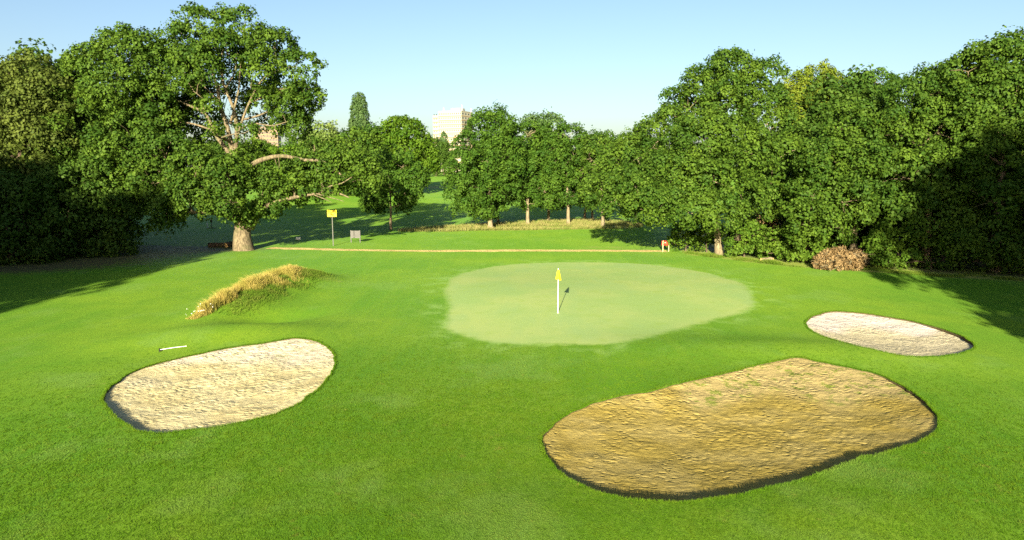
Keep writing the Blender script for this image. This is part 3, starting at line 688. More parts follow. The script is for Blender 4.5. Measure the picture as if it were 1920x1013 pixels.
# --- left wood
tree_px('woodland_tree', 'tall green tree standing close behind the broad old oak', (225, 470), [
    (232, 98, 52, 42), (175, 130, 50, 45), (275, 120, 45, 45), (140, 185, 55, 50), (215, 180, 70, 60, -1), (290, 200, 50, 55), (160, 265, 75, 60, -1), (245, 270, 75, 60, -1),
    (120, 235, 40, 50), (205, 340, 85, 55, -1), (285, 330, 60, 50)], 'oak', 'bark_dark', 201, .5, **KN)
tree_px('woodland_tree', 'olive green tree with a rounded top at the edge of the dark oak-side wood', (50, 478), [
    (58, 148, 48, 38), (10, 165, 50, 42), (92, 195, 50, 50), (35, 215, 65, 55, -1), (-40, 190, 55, 60), (80, 270, 65, 55, -1), (10, 290, 80, 60, -1), (100, 340, 60, 50)], 'olive', 'bark_dark', 202, .45, **KN)
tree_px('woodland_shrub', 'dense dark thicket with leaves down to the ground in the dark oak-side wood', (150, 480), [
    (150, 345, 75, 50, 0), (205, 385, 50, 50, 0), (110, 400, 70, 60, -1), (180, 430, 55, 40, -.5), (225, 430, 28, 28, 0), (60, 370, 75, 65, -1), (130, 455, 60, 28, -.5), (195, 455, 45, 22, 0), (232, 450, 22, 18, 0), (80, 455, 50, 30, -.5)], 'oakd', 'bark_dark', 203, .25, cat='shrub', **{**KN, 'openness': .12})
tree_px('woodland_shrub', 'dark low-branched thicket under the rounded olive green tree', (20, 492), [
    (10, 380, 80, 60, 0), (40, 430, 80, 50, -.5), (-50, 400, 80, 80, 0), (-20, 450, 80, 40, -1), (30, 468, 60, 26, -.5), (75, 465, 40, 24, .5)], 'oakd', 'bark_dark', 204, .25, cat='shrub', **{**KN, 'openness': .1})
tree_px('woodland_shrub', 'dark undergrowth bush behind the thickets of the oak-side wood', (150, 470), [
    (100, 440, 60, 35, 0), (170, 445, 50, 28, 0), (30, 445, 60, 40, 0), (220, 447, 26, 20, 0), (-40, 440, 60, 45, 0)], 'oakd', 'bark_dark', 205, .2, cat='shrub', D=64, **KN)
# --- right wood
KR = dict(leaf_size=.185, clump=.80, nleaf=230, spacing=1.32, twigs=60)
r1 = tree_px('oak_tree', 'big domed oak with a bare grey trunk behind the red sign', (1349, 479), [
    (1372, 138, 52, 36), (1325, 165, 52, 42), (1425, 155, 48, 38), (1292, 205, 52, 45), (1365, 200, 62, 50, -1.5), (1435, 215, 52, 55, -1), (1245, 255, 55, 42), (1320, 262, 65, 50, -2.5),
    (1400, 285, 65, 55, -3), (1205, 295, 50, 40), (1265, 318, 58, 45, -2), (1165, 318, 42, 38), (1140, 345, 36, 32), (1195, 355, 52, 38, -2), (1330, 335, 58, 45, -3.5), (1455, 300, 50, 60, -2),
    (1250, 375, 52, 32, -3), (1165, 385, 42, 22, -1), (1215, 398, 40, 20, -2.5), (1385, 360, 55, 42, -3.5), (1300, 392, 45, 30, -3.5), (1450, 372, 45, 40, -2.5), (1350, 410, 40, 22, -3.5), (1125, 375, 24, 28, 0)],
    'oak', 'bark_pale', 301, .30, **{**KN, 'leaf_size': .19, 'clump': .78, 'nleaf': 190, 'spacing': 1.22, 'openness': .05})
tree_px('woodland_tree', 'feathery yellow-green tree rising between the domed oak and its neighbours', (1530, 470), [
    (1532, 148, 32, 30), (1500, 168, 32, 36), (1562, 158, 30, 32), (1535, 200, 50, 45), (1495, 215, 36, 40), (1570, 215, 38, 45), (1530, 270, 50, 45)], 'yel', 'bark', 302, .3, D=62, **{**KR, 'openness': .22, 'droop': .4, 'clump': .7})
tree_px('woodland_tree', 'grey-green tree top showing above the bushy tree over the brush pile', (1620, 470), [
    (1602, 166, 30, 24), (1640, 160, 30, 26), (1620, 200, 55, 40), (1580, 235, 40, 40)], 'ash', 'bark', 303, .3, D=60, **{**KR, 'openness': .2})
tree_px('woodland_tree', 'bushy tree above the brown brush pile at the wood edge', (1600, 494), [
    (1595, 242, 50, 44), (1645, 222, 42, 40), (1545, 305, 50, 50, -.5), (1610, 305, 65, 58, -1), (1660, 300, 50, 55), (1525, 370, 42, 50, -.5), (1580, 380, 60, 52, -1.5), (1645, 385, 55, 50, -1), (1555, 425, 45, 34, -1.0), (1510, 420, 36, 40, -.5)],
    'oak', 'bark', 304, .3, **KR)
tree_px('woodland_tree', 'wide leafy tree between the brush pile tree and the tallest tree', (1735, 500), [
    (1705, 190, 55, 42), (1755, 175, 48, 40), (1690, 255, 55, 55), (1755, 250, 65, 60, -1), (1700, 335, 60, 55, -1.5), (1775, 335, 65, 60, -1.5), (1685, 405, 42, 42, -1), (1745, 410, 60, 48, -1.5), (1790, 430, 50, 40, -1)],
    'oak', 'bark', 305, .35, **KR)
tree_px('woodland_tree', 'tallest tree of the brush-pile wood, its lower half in shadow', (1865, 508), [
    (1815, 135, 45, 36), (1865, 115, 50, 38), (1915, 100, 45, 40), (1825, 205, 60, 55), (1890, 195, 65, 60, -1), (1845, 290, 65, 60, -1), (1915, 290, 60, 65), (1855, 380, 70, 60, -1.5), (1920, 390, 55, 60), (1840, 450, 55, 38, -1.5), (1905, 460, 55, 36, -1.5)],
    'oak', 'bark', 306, .4, **KR)
rt = tree_px('woodland_tree', 'leafy tree on the shaded side of the tallest tree', (2010, 520), [
    (1985, 110, 60, 55), (2050, 150, 60, 60), (1980, 220, 70, 70), (2060, 260, 70, 80), (1990, 340, 75, 70, -1), (2050, 400, 75, 60), (1985, 440, 60, 45, -1)], 'oakd', 'bark', 307, .4, **KR)

for i, (lab, u0) in enumerate([('dark undergrowth bush deep behind the brush pile', 1600), ('dark undergrowth bush deep behind the wide tree', 1740), ('dark undergrowth bush deep behind the tallest tree', 1880), ('dark undergrowth bush behind the grey oak trunk', 1450)]):
    tree_px('woodland_shrub', lab, (u0, 488), [(u0 - 50, 440, 60, 40, 0), (u0 + 10, 425, 60, 50, 0), (u0 + 55, 445, 50, 40, 0), (u0, 470, 70, 22, 0), (u0 - 20, 390, 60, 40, 1)] if i < 3 else
            [(u0 - 40, 440, 45, 35, 0), (u0 + 20, 430, 50, 42, 0), (u0, 462, 60, 22, 0)], 'oakd', 'bark_dark', 320 + i, .15, cat='shrub', D=59, **{**KN, 'leaf_size': .3, 'nleaf': 80})
# --- trees outside the picture whose shade falls into it, and the trees behind the first rows
def tree_gen(name, label, x, y, H, R, leaf, bark, seed, group=None, trunk_r=.4, lift=.22, **kw):
    rgt = np.random.default_rng(seed); z = gz(x, y); L = []
    n = 11
    for i in range(n):
        a = i * 2.4 + rgt.uniform(-.3, .3); f_ = (i + .5) / n; zz = H * (lift + (1 - lift) * f_ * .82); rr = R * (.72 * math.sin(math.pi * min(1, .25 + .72 * f_))) * (1 if i < n - 1 else .1)
        s_ = R * rgt.uniform(.40, .52); L.append(((x + rr * math.cos(a), y + rr * math.sin(a), z + zz), (s_, s_, s_ * .85)))
    L.append(((x, y, z + H * .55), (R * .55, R * .55, H * .28)))
    o = grow(name, (x, y, z), L, M[leaf], M[bark], rgt, trunk_r, **kw)
    return tag(o, label, 'tree', group)
KG = dict(leaf_size=.36, clump=1.3, nleaf=150, spacing=2.0, twigs=20)
ta = tree_gen('woodland_tree', 'woodland tree standing deep in the oak-side wood', -44, 68, 18, 7.0, 'oakd', 'bark_dark', 401, 'trees deep in the oak-side wood', **KG)
for i, (x, y, s_) in enumerate([(-53, 62, .95), (-60, 70, 1.0), (-56, 80, .9), (-66, 60, 1.0)]):
    copy_tree(ta, (x, y, gz(x, y)), i * 1.3, s_, ta['label'], ta['group'])
for i, (x, y, s_) in enumerate([(29, 62, .84), (38, 60, .82), (47, 58, .95), (44, 68, .9), (34, 72, .85), (54, 50, 1.05)]):
    copy_tree(ta, (x, y, gz(x, y)), 2 + i * 1.7, s_, 'woodland tree standing deep in the brush-pile wood', 'trees deep in the brush-pile wood')
tb = tree_gen('woodland_tree', 'tall tree of the oak-side wood standing out over the mown grass', -34.5, 20, 19, 6.8, 'oakd', 'bark_dark', 402, 'trees shading the lawn on the oak side', **KG)
tb.scale = (.84, .84, .84)
for i, (x, y, s_) in enumerate([(-41, 30, .80), (-46, 41, .62), (-44, 12, 1.0), (-48, 24, .92), (-54, 46, .62), (-37, 4, .95)]):
    copy_tree(tb, (x, y, gz(x, y)), i * 2.1, s_, tb['label'], tb['group'])
for i, (x, y, s_) in enumerate([(26.2, 8, 1.08), (36, 12, 1.2), (33, -6, 1.0), (42, 24, 1.0)]):
    copy_tree(tb, (x, y, gz(x, y)), 1 + i * 1.4, s_, 'tall tree of the brush-pile wood standing out over the mown grass', 'trees shading the lawn on the brush-pile side')

# --- row of slim ash trees in the middle distance
KA = dict(leaf_size=.225, clump=.80, nleaf=140, spacing=1.32, twigs=70, droop=.3)
GA = None
tree_px('ash_tree', 'full round-topped tree with a pale trunk at the open end of the slim tree row', (920, 429), [
    (915, 240, 45, 30), (940, 225, 30, 18), (885, 275, 38, 34), (945, 268, 38, 36), (870, 310, 34, 34), (910, 305, 48, 40, -1), (955, 315, 34, 40), (860, 345, 26, 26), (895, 352, 40, 32, -1), (940, 360, 34, 30), (880, 380, 32, 18), (915, 385, 30, 14)],
    'ash', 'bark_pale', 501, .28, openness=.12, **KA)
a2 = tree_px('ash_tree', 'slim tree second in the row, next to the full round-topped one', (990, 422), [
    (990, 255, 36, 28), (968, 285, 30, 34), (1005, 290, 34, 34), (985, 325, 42, 32), (965, 350, 28, 22), (1005, 355, 32, 24), (985, 372, 36, 14)], 'ash', 'bark_pale', 502, .22, openness=.14, **KA)
a3 = tree_px('ash_tree', 'tall slim tree in the middle of the row over the long grass', (1066, 421), [
    (1060, 254, 42, 26), (1030, 285, 34, 34), (1085, 280, 38, 32), (1060, 310, 44, 36), (1035, 335, 34, 30), (1090, 330, 34, 34), (1065, 358, 42, 22), (1040, 372, 26, 14)], 'ash', 'bark_pale', 503, .22, openness=.12, **KA)
tree_px('ash_tree', 'slim tree ending the row where it meets the domed oak', (1130, 424), [
    (1128, 268, 36, 24), (1110, 300, 32, 34), (1145, 300, 28, 30), (1125, 335, 40, 32), (1110, 365, 30, 22), (1145, 368, 26, 20)], 'oak', 'bark_pale', 504, .22, openness=.12, **KA)
for i, (u, v, s_, src) in enumerate([(934, 417, .85, a2), (1028, 414, .9, a3), (1096, 413, .92, a2), (1111, 411, .8, a2), (1192, 414, .85, a3)]):
    b = ground(u, v); copy_tree(src, b, 1.1 + i * 1.9, s_, 'slim dark-trunked tree in the back line of the row', 'back line of the slim tree row')
tree_px('ash_tree', 'small round-headed young tree standing alone near the slatted board', (733, 431), [
    (735, 300, 38, 32), (705, 325, 34, 28), (765, 325, 32, 30), (735, 345, 44, 26, -1), (690, 352, 26, 20), (770, 360, 24, 22), (725, 378, 34, 16), (700, 375, 22, 14), (760, 382, 20, 14)], 'ash', 'bark', 505, .16, openness=.15, **KA)

# --- background trees across the far fairway
KB = dict(leaf_size=.46, clump=1.5, nleaf=120, spacing=2.3, twigs=0)
tree_px('woodland_tree', 'bright round-crowned tree beyond the fairway behind the young tree', (758, 366), [
    (755, 245, 38, 24), (725, 262, 34, 28), (785, 268, 26, 30), (760, 280, 42, 32, -2), (800, 295, 22, 24), (730, 305, 42, 34), (780, 318, 34, 28), (755, 340, 44, 22)], 'lime', 'bark', 601, .4, **KB)
tree_px('woodland_tree', 'dark bushy tree beyond the fairway in front of the poplar', (665, 366), [
    (668, 268, 34, 22), (635, 285, 34, 28), (695, 265, 28, 26), (660, 300, 44, 34, -2), (700, 305, 34, 36), (625, 320, 34, 28), (670, 338, 48, 24)], 'oak', 'bark', 602, .4, **KB)
tree_px('willow_tree', 'pale feathery willow beyond the fairway between the broad oak and the poplar', (605, 366), [
    (604, 252, 26, 18), (588, 272, 26, 22), (622, 268, 22, 20), (605, 292, 34, 26), (585, 315, 30, 26), (625, 315, 26, 26)], 'willow', 'bark', 603, .4, openness=.15, **KB)
tree_px('woodland_tree', 'mid green tree beyond the fairway seen under the broad oak branches', (545, 367), [
    (545, 295, 30, 20), (515, 300, 30, 24), (560, 320, 34, 26), (520, 335, 38, 26), (480, 310, 34, 28), (545, 350, 38, 14)], 'lime', 'bark', 604, .4, **KB)
tree_px('poplar_tree', 'tall narrow poplar spire rising above the far trees', (674, 350), [
    (670, 182, 5, 9), (678, 185, 5, 10), (669, 197, 8, 15), (680, 200, 8, 16), (667, 216, 9, 18), (682, 218, 9, 18), (674, 214, 9, 18), (664, 238, 9, 18), (685, 240, 9, 18), (674, 242, 13, 22), (674, 268, 18, 26), (674, 295, 18, 30)], 'poplar', 'bark', 605, .5, D=235, **{**KB, 'leaf_size': .5, 'clump': .8, 'nleaf': 40, 'spacing': 1.15, 'asp': .6})
far = tree_px('woodland_tree', 'tree of the dark far wood closing the end of the fairway', (818, 333), [
    (815, 275, 20, 14), (800, 288, 20, 18), (835, 285, 20, 18), (818, 300, 28, 22), (800, 312, 22, 18), (838, 312, 22, 18)], 'oakd', 'bark_dark', 606, .4, group='far wood at the end of the fairway', D=250, **KB)
fl = [(-130, 235), (-112, 215), (-95, 228), (-78, 210), (-62, 222), (-48, 236), (-40, 215), (-8, 262), (4, 250), (14, 240), (24, 226), (36, 214), (48, 225), (60, 210), (76, 220), (92, 206), (110, 215), (-12, 275), (30, 250), (-150, 220), (130, 210)]
for i, (x, y) in enumerate(fl):
    copy_tree(far, (x, y, gz(x, y)), i * 1.7, .85 + .25 * ((i * 37) % 10) / 10, far['label'], far['group'])
tree_px('woodland_tree', 'sparse grey-green tree top showing over the slim tree row', (1022, 372), [
    (1022, 226, 24, 9), (1000, 240, 24, 14), (1042, 240, 22, 14), (1020, 262, 36, 22), (1020, 300, 40, 30)], 'poplar', 'bark', 607, .4, D=150, openness=.2, **KB)
tree_px('conifer_tree', 'small pointed tree standing in front of the cream tower block', (832, 330), [
    (832, 256, 4, 7), (832, 267, 6, 8), (832, 280, 9, 10), (832, 296, 11, 12)], 'poplar', 'bark', 608, .3, D=300, **{**KB, 'clump': .9, 'nleaf': 60, 'spacing': 1.3})
tree_px('conifer_tree', 'small pointed tree tip beside the tower block behind the broad oak', (547, 330), [
    (547, 265, 4, 7), (547, 277, 6, 9), (547, 292, 8, 12)], 'poplar', 'bark', 609, .3, D=300, **{**KB, 'clump': .9, 'nleaf': 60, 'spacing': 1.3})

# --- shrubs along the right wood
KS = dict(leaf_size=.17, clump=.45, nleaf=80, spacing=.75, twigs=40)
for i, (lab, b, L, lf) in enumerate([
    ('bright leafy shrub just behind the red sign', (1285, 471), [(1285, 445, 24, 26), (1300, 425, 20, 22), (1265, 458, 16, 14), (1312, 450, 22, 22)], 'shrub'),
    ('low shrub between the red sign and the grey oak trunk', (1325, 473), [(1325, 455, 18, 18), (1310, 462, 14, 10), (1330, 435, 14, 16)], 'shrub'),
    ('tangled shrub between the grey oak trunk and the cut log', (1395, 482), [(1385, 452, 28, 26), (1415, 440, 26, 28), (1372, 468, 16, 14), (1425, 465, 26, 18)], 'shrub'),
    ('brown-tinged withered shrub under the domed oak', (1425, 470), [(1430, 425, 26, 20), (1460, 420, 24, 22), (1445, 440, 30, 18)], 'dead'),
    ('leafy shrub over the cut log', (1460, 487), [(1460, 455, 28, 24), (1485, 470, 24, 20), (1440, 475, 20, 14), (1490, 445, 24, 26)], 'shrub'),
    ('round shrub between the cut log and the brush pile', (1512, 492), [(1512, 465, 26, 26), (1530, 445, 26, 24), (1495, 482, 20, 12)], 'shrub'),
    ('shaded shrub on the dark side of the brush pile', (1665, 503), [(1660, 470, 26, 26), (1685, 480, 30, 22), (1645, 452, 22, 20), (1672, 495, 26, 12)], 'shrub'),
    ('dark shrub in deep shade under the wide tree', (1745, 505), [(1740, 475, 34, 26), (1775, 485, 34, 20), (1715, 490, 28, 16)], 'oakd'),
    ('dark shrub in deep shade under the tallest tree', (1870, 512), [(1860, 485, 40, 24), (1900, 480, 40, 30), (1825, 490, 30, 18)], 'oakd'),
]):
    tree_px('shrub', lab, b, L, lf, 'bark_dark', 701 + i, .07, cat='shrub', **{**KS, 'openness': .1})

# ------------------------------------------------------------------ brush pile, logs
rg = np.random.default_rng(909)
bp = ground(1570, 503); root = empty('brush_pile', bp); D = depth_of(bp)
L = [(np.array(c) - bp, np.array(r)) for c, r in lobes_px(D, [(1548, 491, 20, 11), (1572, 482, 26, 16), (1602, 486, 22, 14), (1560, 497, 28, 7, -.6), (1596, 498, 24, 6, -.4)])]
V, Fq, tint, cs = leaf_cloud(L, rg, .42, .30, 60, .20, 0, .3, 0, .30); link('dead_leaves', mesh_np('dead_leaves', V, Fq, {'tint': tint}), M['dead'], root)
segs = []
for i in range(170):
    a = cs[rg.integers(len(cs))]; d = rg.normal(size=3); d[2] = abs(d[2]) * .5; d /= np.linalg.norm(d); l = rg.uniform(.5, 1.5)
    segs.append(tube_np(bend(a - d * l / 2, a + d * l / 2, rg, 4, .06), np.linspace(.022, .008, 4), 5))
V, Fq = join_np(segs); link('dead_branches', mesh_np('dead_branches', V, Fq, None, True), M['bark_pale'], root)
root['kind'] = 'thing'; del root['kind']
tag(root, 'heap of dry brown cut branches at the edge of the wood', 'brush pile')
def log(name, label, u, v, L_, r, rz, bark, endc, cat='log'):
    b = ground(u, v); root = empty(name, b + np.array([0, 0, r * .8]), rz)
    rgl = np.random.default_rng(int(u)); pts = np.column_stack([np.linspace(-L_ / 2, L_ / 2, 8), rgl.normal(0, .02, 8), rgl.normal(0, .02, 8)])
    V, Fq = tube_np(pts, r * rgl.uniform(.9, 1.1, 8), 10); link('bark', mesh_np('bark', V, Fq, None, True), M[bark], root)
    for k in (0, -1):
        bm = bmesh.new(); bmesh.ops.create_circle(bm, cap_ends=True, radius=r * 1.0, segments=10, matrix=Matrix.Translation(pts[k]) @ Matrix.Rotation(math.pi / 2, 4, 'Y'))
        link('cut_end', bm_mesh('cut_end', bm), endc, root)
    return tag(root, label, cat)
M['cutwood'] = mat_plain('cut_wood', (.55, .36, .14), .8, .25, 12)
log('cut_log', 'short freshly cut orange log lying at the wood edge', 1437, 489, 1.1, .14, .5, 'bark_pale', M['cutwood'])
log('fallen_log', 'dark fallen log on the bare earth beside the broad oak trunk', 415, 463, 2.2, .22, .15, 'bark_dark', M['cutwood'])
log('tree_stump', 'dark broken stump wood leaning by the broad oak trunk', 432, 463, .9, .25, 1.2, 'bark_dark', M['cutwood'], 'stump')

# ------------------------------------------------------------------ flag
M['white'] = mat_plain('white_paint', (.80, .79, .74), .4, .04)
M['flagyellow'] = mat_plain('yellow_cloth', (.85, .66, .01), .7, .06, 20)
M['grey_metal'] = mat_plain('grey_post', (.12, .125, .11), .5, .2)
M['grey_wood'] = mat_plain('weathered_wood', (.115, .112, .105), .8, .25, 14)
M['pale_wood'] = mat_plain('pale_timber', (.42, .34, .18), .7, .15, 14)
M['signyellow'] = mat_plain('sign_yellow', (.80, .60, .01), .4, .05)
M['signred'] = mat_plain('sign_red', (.36, .030, .014), .45, .06)
M['black'] = mat_plain('black_print', (.03, .03, .025), .6, .2)
M['printbrown'] = mat_plain('brown_print', (.10, .075, .01), .6, .2)
fb = ground(1046, 587); root = empty('flagstick', fb)
V, Fq = tube_np([(0, 0, -.12), (0, 0, .5), (0, 0, 1.2), (0, 0, 2.16)], [.019, .019, .017, .015], 10); link('pole', mesh_np('pole', V, Fq, None, True), M['white'], root)
bm = bmesh.new(); bmesh.ops.create_uvsphere(bm, u_segments=10, v_segments=6, radius=.022, matrix=Matrix.Translation((0, 0, 2.17))); link('finial', bm_mesh('finial', bm, True), M['white'], root)
rows, colsn = 16, 22; V = []
for i in range(rows):
    t = i / (rows - 1); z = 2.13 - .46 * t
    for j in range(colsn):
        s_ = j / (colsn - 1); a = -math.pi * .95 + s_ * math.pi * 1.9; wd = .022 + .085 * t ** .8
        fo_ = 1 + .30 * math.sin(a * 4 + 1.5 * t)
        V.append((math.sin(a) * wd * fo_ * 1.0 + .012 * t, -math.cos(a) * wd * .55 * fo_, z - .05 * t * max(0, math.sin(a)) - .03 * t * s_))
Fq = [(i * colsn + j, i * colsn + j + 1, (i + 1) * colsn + j + 1, (i + 1) * colsn + j) for i in range(rows - 1) for j in range(colsn - 1)]
fme = mesh_np('flag', np.array(V), np.array(Fq), None, True); fo = link('flag', fme, M['flagyellow'], root)
md = fo.modifiers.new('thickness', 'SOLIDIFY'); md.thickness = .003
V, Fq = tube_np([(0, 0, -.1), (0, 0, .004), (0, 0, .005)], [.054, .054, .050], 18); link('cup', mesh_np('cup', V, Fq, None, True), M['white'], root)
tag(root, 'white flagstick with a drooping yellow flag standing in the putting green', 'flagstick')

# ------------------------------------------------------------------ signs and furniture
def thing_at(name, u, v, rz=0): b = ground(u, v); return empty(name, b, rz), b, depth_of(b) / F
root, b, k = thing_at('tall_sign', 625, 461, .05)
H = 67 * k
V, Fq = tube_np([(0, 0, -.3), (0, 0, .05), (0, 0, H - .02)], [.06, .045, .04], 10); link('post', mesh_np('post', V, Fq, None, True), M['grey_metal'], root)
pw, ph = 17 * k, 12.5 * k
pan = link('sign_panel', boxmesh('sign_panel', (0, -.062, H - ph / 2), (pw, .03, ph), None, .006), M['signyellow'], root)
bm = bmesh.new()
rs = random.Random(4)
for r_ in range(5):
    z = H - ph * (.22 + .14 * r_); x = -pw * .36 + rs.random() * .05
    while x < pw * .34:
        wl_ = rs.uniform(.03, .09); box(bm, (x + wl_ / 2, -.0785, z), (wl_, .002, .022)); x += wl_ + .03
pr = link('lettering', bm_mesh('lettering', bm), M['printbrown'], pan); pr['kind'] = 'stuff'
link('bracket', boxmesh('bracket', (0, -.042, H - ph / 2), (.16, .02, .06)), M['grey_metal'], root)
bm = bmesh.new(); bmesh.ops.create_cone(bm, cap_ends=True, segments=12, radius1=.05, radius2=.02, depth=.05, matrix=Matrix.Translation((0, 0, H))); link('cap', bm_mesh('cap', bm), M['grey_metal'], root)
tag(root, 'yellow notice panel on a tall thin dark post beyond the dirt path', 'sign')

root, b, k = thing_at('slatted_board', 667, 455, -.05)
W, Ht, B0 = 17 * k, 23 * k, 8.5 * k
for s_ in (-1, 1): link('post', boxmesh('post', (s_ * W / 2, 0, Ht / 2 - .1), (.075, .075, Ht + .2), None, .006), M['grey_wood'], root)
ns = 6; sh = (Ht - .03 - B0) / ns
for i in range(ns): link('slat', boxmesh('slat', (0, -.05, B0 + sh * (i + .5)), (W - .06, .024, sh - .014), None, .004), M['grey_wood'], root)
link('dark_strip', boxmesh('dark_strip', (-W * .14, -.075, B0 + (Ht - B0) * .62), (.07, .02, (Ht - B0) * .66), None, .004), M['black'], root)
bm = bmesh.new(); bmesh.ops.create_uvsphere(bm, u_segments=12, v_segments=8, radius=.05, matrix=Matrix.Translation((-W * .14, -.08, B0 + .08))); link('dark_knob', bm_mesh('dark_knob', bm, True), M['black'], root)
link('back_rail', boxmesh('back_rail', (0, .048, B0 + .12), (W + .06, .02, .07), None, .004), M['grey_wood'], root)
tag(root, 'small grey slatted wooden board on two posts beyond the dirt path', 'notice board')

root, b, k = thing_at('low_sign', 1248, 472, .0)
W, Ht = 11 * k, 21 * k
for s_ in (-1, 1): link('post', boxmesh('post', (s_ * W / 2, 0, Ht / 2 - .1), (.075, .06, Ht + .2), None, .008), M['pale_wood'], root)
pan = link('sign_panel', boxmesh('sign_panel', (-.03, .045, Ht - 4.8 * k), (W + .14, .02, 9 * k), None, .006), M['signred'], root)
bm = bmesh.new()
for (x, z, sx, sz) in [(-.11, .02, .05, .12), (-.045, .02, .05, .12), (.02, .015, .05, .11), (.085, -.01, .045, .09), (.02, -.085, .16, .03)]: box(bm, (x * .8 - .03, .0335, Ht - 4.8 * k + z * .8), (sx * .6, .003, sz * .6))
pr = link('lettering', bm_mesh('lettering', bm), M['white'], pan); pr['kind'] = 'stuff'
tag(root, 'small red sign between two pale timber posts at the end of the path', 'sign')

root, b, k = thing_at('tee_marker', 559, 450, .2)
link('block', boxmesh('block', (0, 0, .14), (8 * k, .18, .24), None, .03), M['white'], root)
link('foot', boxmesh('foot', (0, 0, .01), (6 * k, .14, .06), None, .01), M['grey_metal'], root)
tag(root, 'small white marker block on the shaded grass near the yellow notice', 'marker')
root, b, k = thing_at('ball_washer', 397, 428)
V, Fq = tube_np([(0, 0, -.1), (0, 0, .5), (0, 0, .8)], [.05, .045, .05], 8); link('post', mesh_np('post', V, Fq, None, True), M['grey_metal'], root)
link('housing', boxmesh('housing', (0, 0, .85), (.2, .2, .3), None, .04), M['bark_dark'], root)
link('base', boxmesh('base', (0, 0, .02), (.9, .5, .05), None, .015), M['bark_dark'], root)
tag(root, 'dark brown ball washer post on the shaded fairway under the broad oak', 'ball washer')
root, b, k = thing_at('marker_post', 389, 428)
V, Fq = tube_np([(0, 0, -.1), (0, 0, .3), (0, 0, .62), (0, 0, .70)], [.055, .05, .05, .02], 8); link('post', mesh_np('post', V, Fq, None, True), M['white'], root)
link('base', boxmesh('base', (0, 0, .01), (.25, .25, .04), None, .01), M['grey_metal'], root)
tag(root, 'short white marker post standing next to the dark ball washer', 'post')

# bunker rake lying on the grass
p0, p1 = ground(299, 658), ground(350, 650.5); root = empty('bunker_rake', p0 + np.array([0, 0, .03]))
d = p1 - p0
V, Fq = tube_np(np.array([(0, 0, 0.01), d * .5 + [0, 0, .015], d]), [.013, .013, .012], 8); link('handle', mesh_np('handle', V, Fq, None, True), M['white'], root)
dn = d / np.linalg.norm(d); pn_ = np.array([-dn[1], dn[0], 0])
rot = Matrix.Rotation(math.atan2(pn_[1], pn_[0]), 4, 'Z')
hd = link('rake_head', boxmesh('rake_head', (0, 0, .01), (.40, .04, .03), rot, .006), M['black'], root)
for i in range(9):
    c = pn_ * (i - 4) * .045; link('tine', boxmesh('tine', tuple(c + [0, 0, -.03]), (.012, .012, .05)), M['black'], hd)
tag(root, 'white-handled rake lying in the grass between the mound and the white bunker', 'rake')

# white flowers along the front of the mound grass
t = np.concatenate([rg.uniform(-.09, .05, 14) * rl, rg.uniform(.1, 1, 4) * rl]); s_ = rg.normal(.25, .3, 18); q = ra[:2] + t[:, None] * ax + s_[:, None] * nx
P3 = with_z(q); segs = []
for p_ in P3:
    hh = rg.uniform(.18, .42)
    for k in range(3):
        c = p_ + [rg.normal(0, .04), rg.normal(0, .04), hh + rg.normal(0, .03)]; n_ = rg.normal(size=3) * .4 + [0, -.5, .8]; n_ /= np.linalg.norm(n_); a = np.cross(n_, [1, .2, 0]); a /= np.linalg.norm(a); bb = np.cross(n_, a); th = np.arange(6) * math.pi / 3
        segs.append((c + (np.cos(th)[:, None] * a + np.sin(th)[:, None] * bb) * .019, np.array([[0, 1, 2, 3], [0, 3, 4, 5]])))
V, Fq = join_np(segs); o = link('wild_flowers', mesh_np('wild_flowers', V, Fq), M['white']); tag(o, 'white umbel flowers at the low end of the long mound grass', 'flowers', kind='stuff')

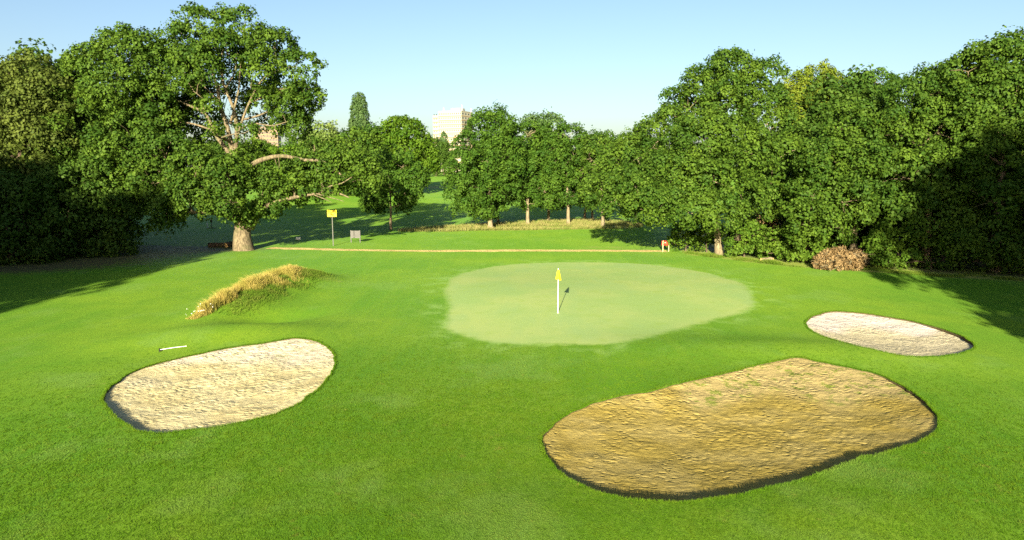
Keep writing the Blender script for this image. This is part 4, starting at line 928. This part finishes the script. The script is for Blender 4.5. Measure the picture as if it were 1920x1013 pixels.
# ------------------------------------------------------------------ tower blocks
M['cream'] = mat_plain('cream_render', (.36, .325, .25), .8, .05, 2)
M['band'] = mat_plain('tan_band', (.26, .18, .09), .8, .08, 2)
M['shadewall'] = mat_plain('shaded_render', (.17, .13, .095), .85, .08, 2)  # brownish tone of the tower's shaded side, painted into the whole wall
M['glass'] = mat_plain('window_glass', (.035, .045, .05), .12, .2, 3, .8)
M['roofgrey'] = mat_plain('roof_grey', (.24, .25, .25), .8, .1, 2)
def tower(name, label, corner_u, D, top_v, rot, W, Dp, wall, floors, wins, wing=None, side_wins=4):
    """near right corner at pixel corner_u; front runs to the left and back by rot"""
    d = pdir(corner_u, top_v); P_ = CAM + d * D; topz = P_[2]; gz0 = gz(P_[0], P_[1]); H = topz - gz0
    root = empty(name, (P_[0], P_[1], gz0), rot)          # local: front along -x from the corner, facing -y; side along +y
    fh = H / (floors + .35)
    link('wall', boxmesh('wall', (-W / 2, Dp / 2, H / 2), (W, Dp, H)), wall, root)
    if wing: link('wing', boxmesh('wing', (-W - wing / 2 + .01, Dp / 2 + .8, H / 2 - .9), (wing, Dp - 2.4, H - 1.8)), wall, root)
    ww = W / wins; wm = boxmesh('window', (0, 0, 0), (ww * .42, .12, fh * .36)); wm.materials.append(M['glass'])
    sw = boxmesh('window', (0, 0, 0), (.12, Dp / side_wins * .4, fh * .36)); sw.materials.append(M['glass'])
    bmsh = boxmesh('floor_band', (0, 0, 0), (W + .16, Dp + .16, fh * .20)); bmsh.materials.append(M['band'])
    bmw = boxmesh('floor_band', (0, 0, 0), ((wing or 1) + .1, Dp - 2.2, fh * .20)); bmw.materials.append(M['band'])
    for f_ in range(floors):
        z0 = H - fh * (f_ + 1.05)
        if z0 < 1: continue
        o = link('floor_band', bmsh, None, root); o.location = (-W / 2, Dp / 2, z0)
        if wing: o = link('floor_band', bmw, None, root); o.location = (-W - wing / 2, Dp / 2 + .8, z0 - .7)
        if f_ > 9: continue
        for i in range(wins): o = link('window', wm, None, root); o.location = (-W + ww * (i + .5), -.02, z0 + fh * .58)
        if wing:
            for i in range(3): o = link('window', wm, None, root); o.location = (-W - wing + wing / 3 * (i + .5), 1.98, z0 + fh * .5)
        for i in range(side_wins): o = link('window', sw, None, root); o.location = (.02, Dp / side_wins * (i + .5), z0 + fh * .58)
    link('parapet', boxmesh('parapet', (-W / 2, Dp / 2, H + .25), (W + .3, Dp + .3, .5)), wall, root)
    link('plant_room', boxmesh('plant_room', (-W * .42, Dp * .55, H + 1.5), (W * .42, Dp * .4, 2.2)), M['roofgrey'], root)
    for (x, y, h_) in [(-W * .08, Dp * .2, 4.2), (-W * .98, Dp * .4, 3.5), (-W * .05, Dp * .95, 3.0)]:
        V, Fq = tube_np([(x, y, H), (x, y, H + h_ * .6), (x, y, H + h_)], [.28, .22, .1], 6); link('aerial', mesh_np('aerial', V, Fq), M['white'], root)
    return tag(root, label, 'building')
tower('tower_block', 'cream tower block with tan floor bands rising behind the far trees', 865, 430, 209, -math.radians(24), 16.6, 15.5, M['cream'], 14, 12, 5.2)
tower('tower_block', 'tower block with walls in shade-brown seen through the branches of the broad oak', 520, 460, 239, math.radians(10), 15.5, 14, M['shadewall'], 12, 8, None)
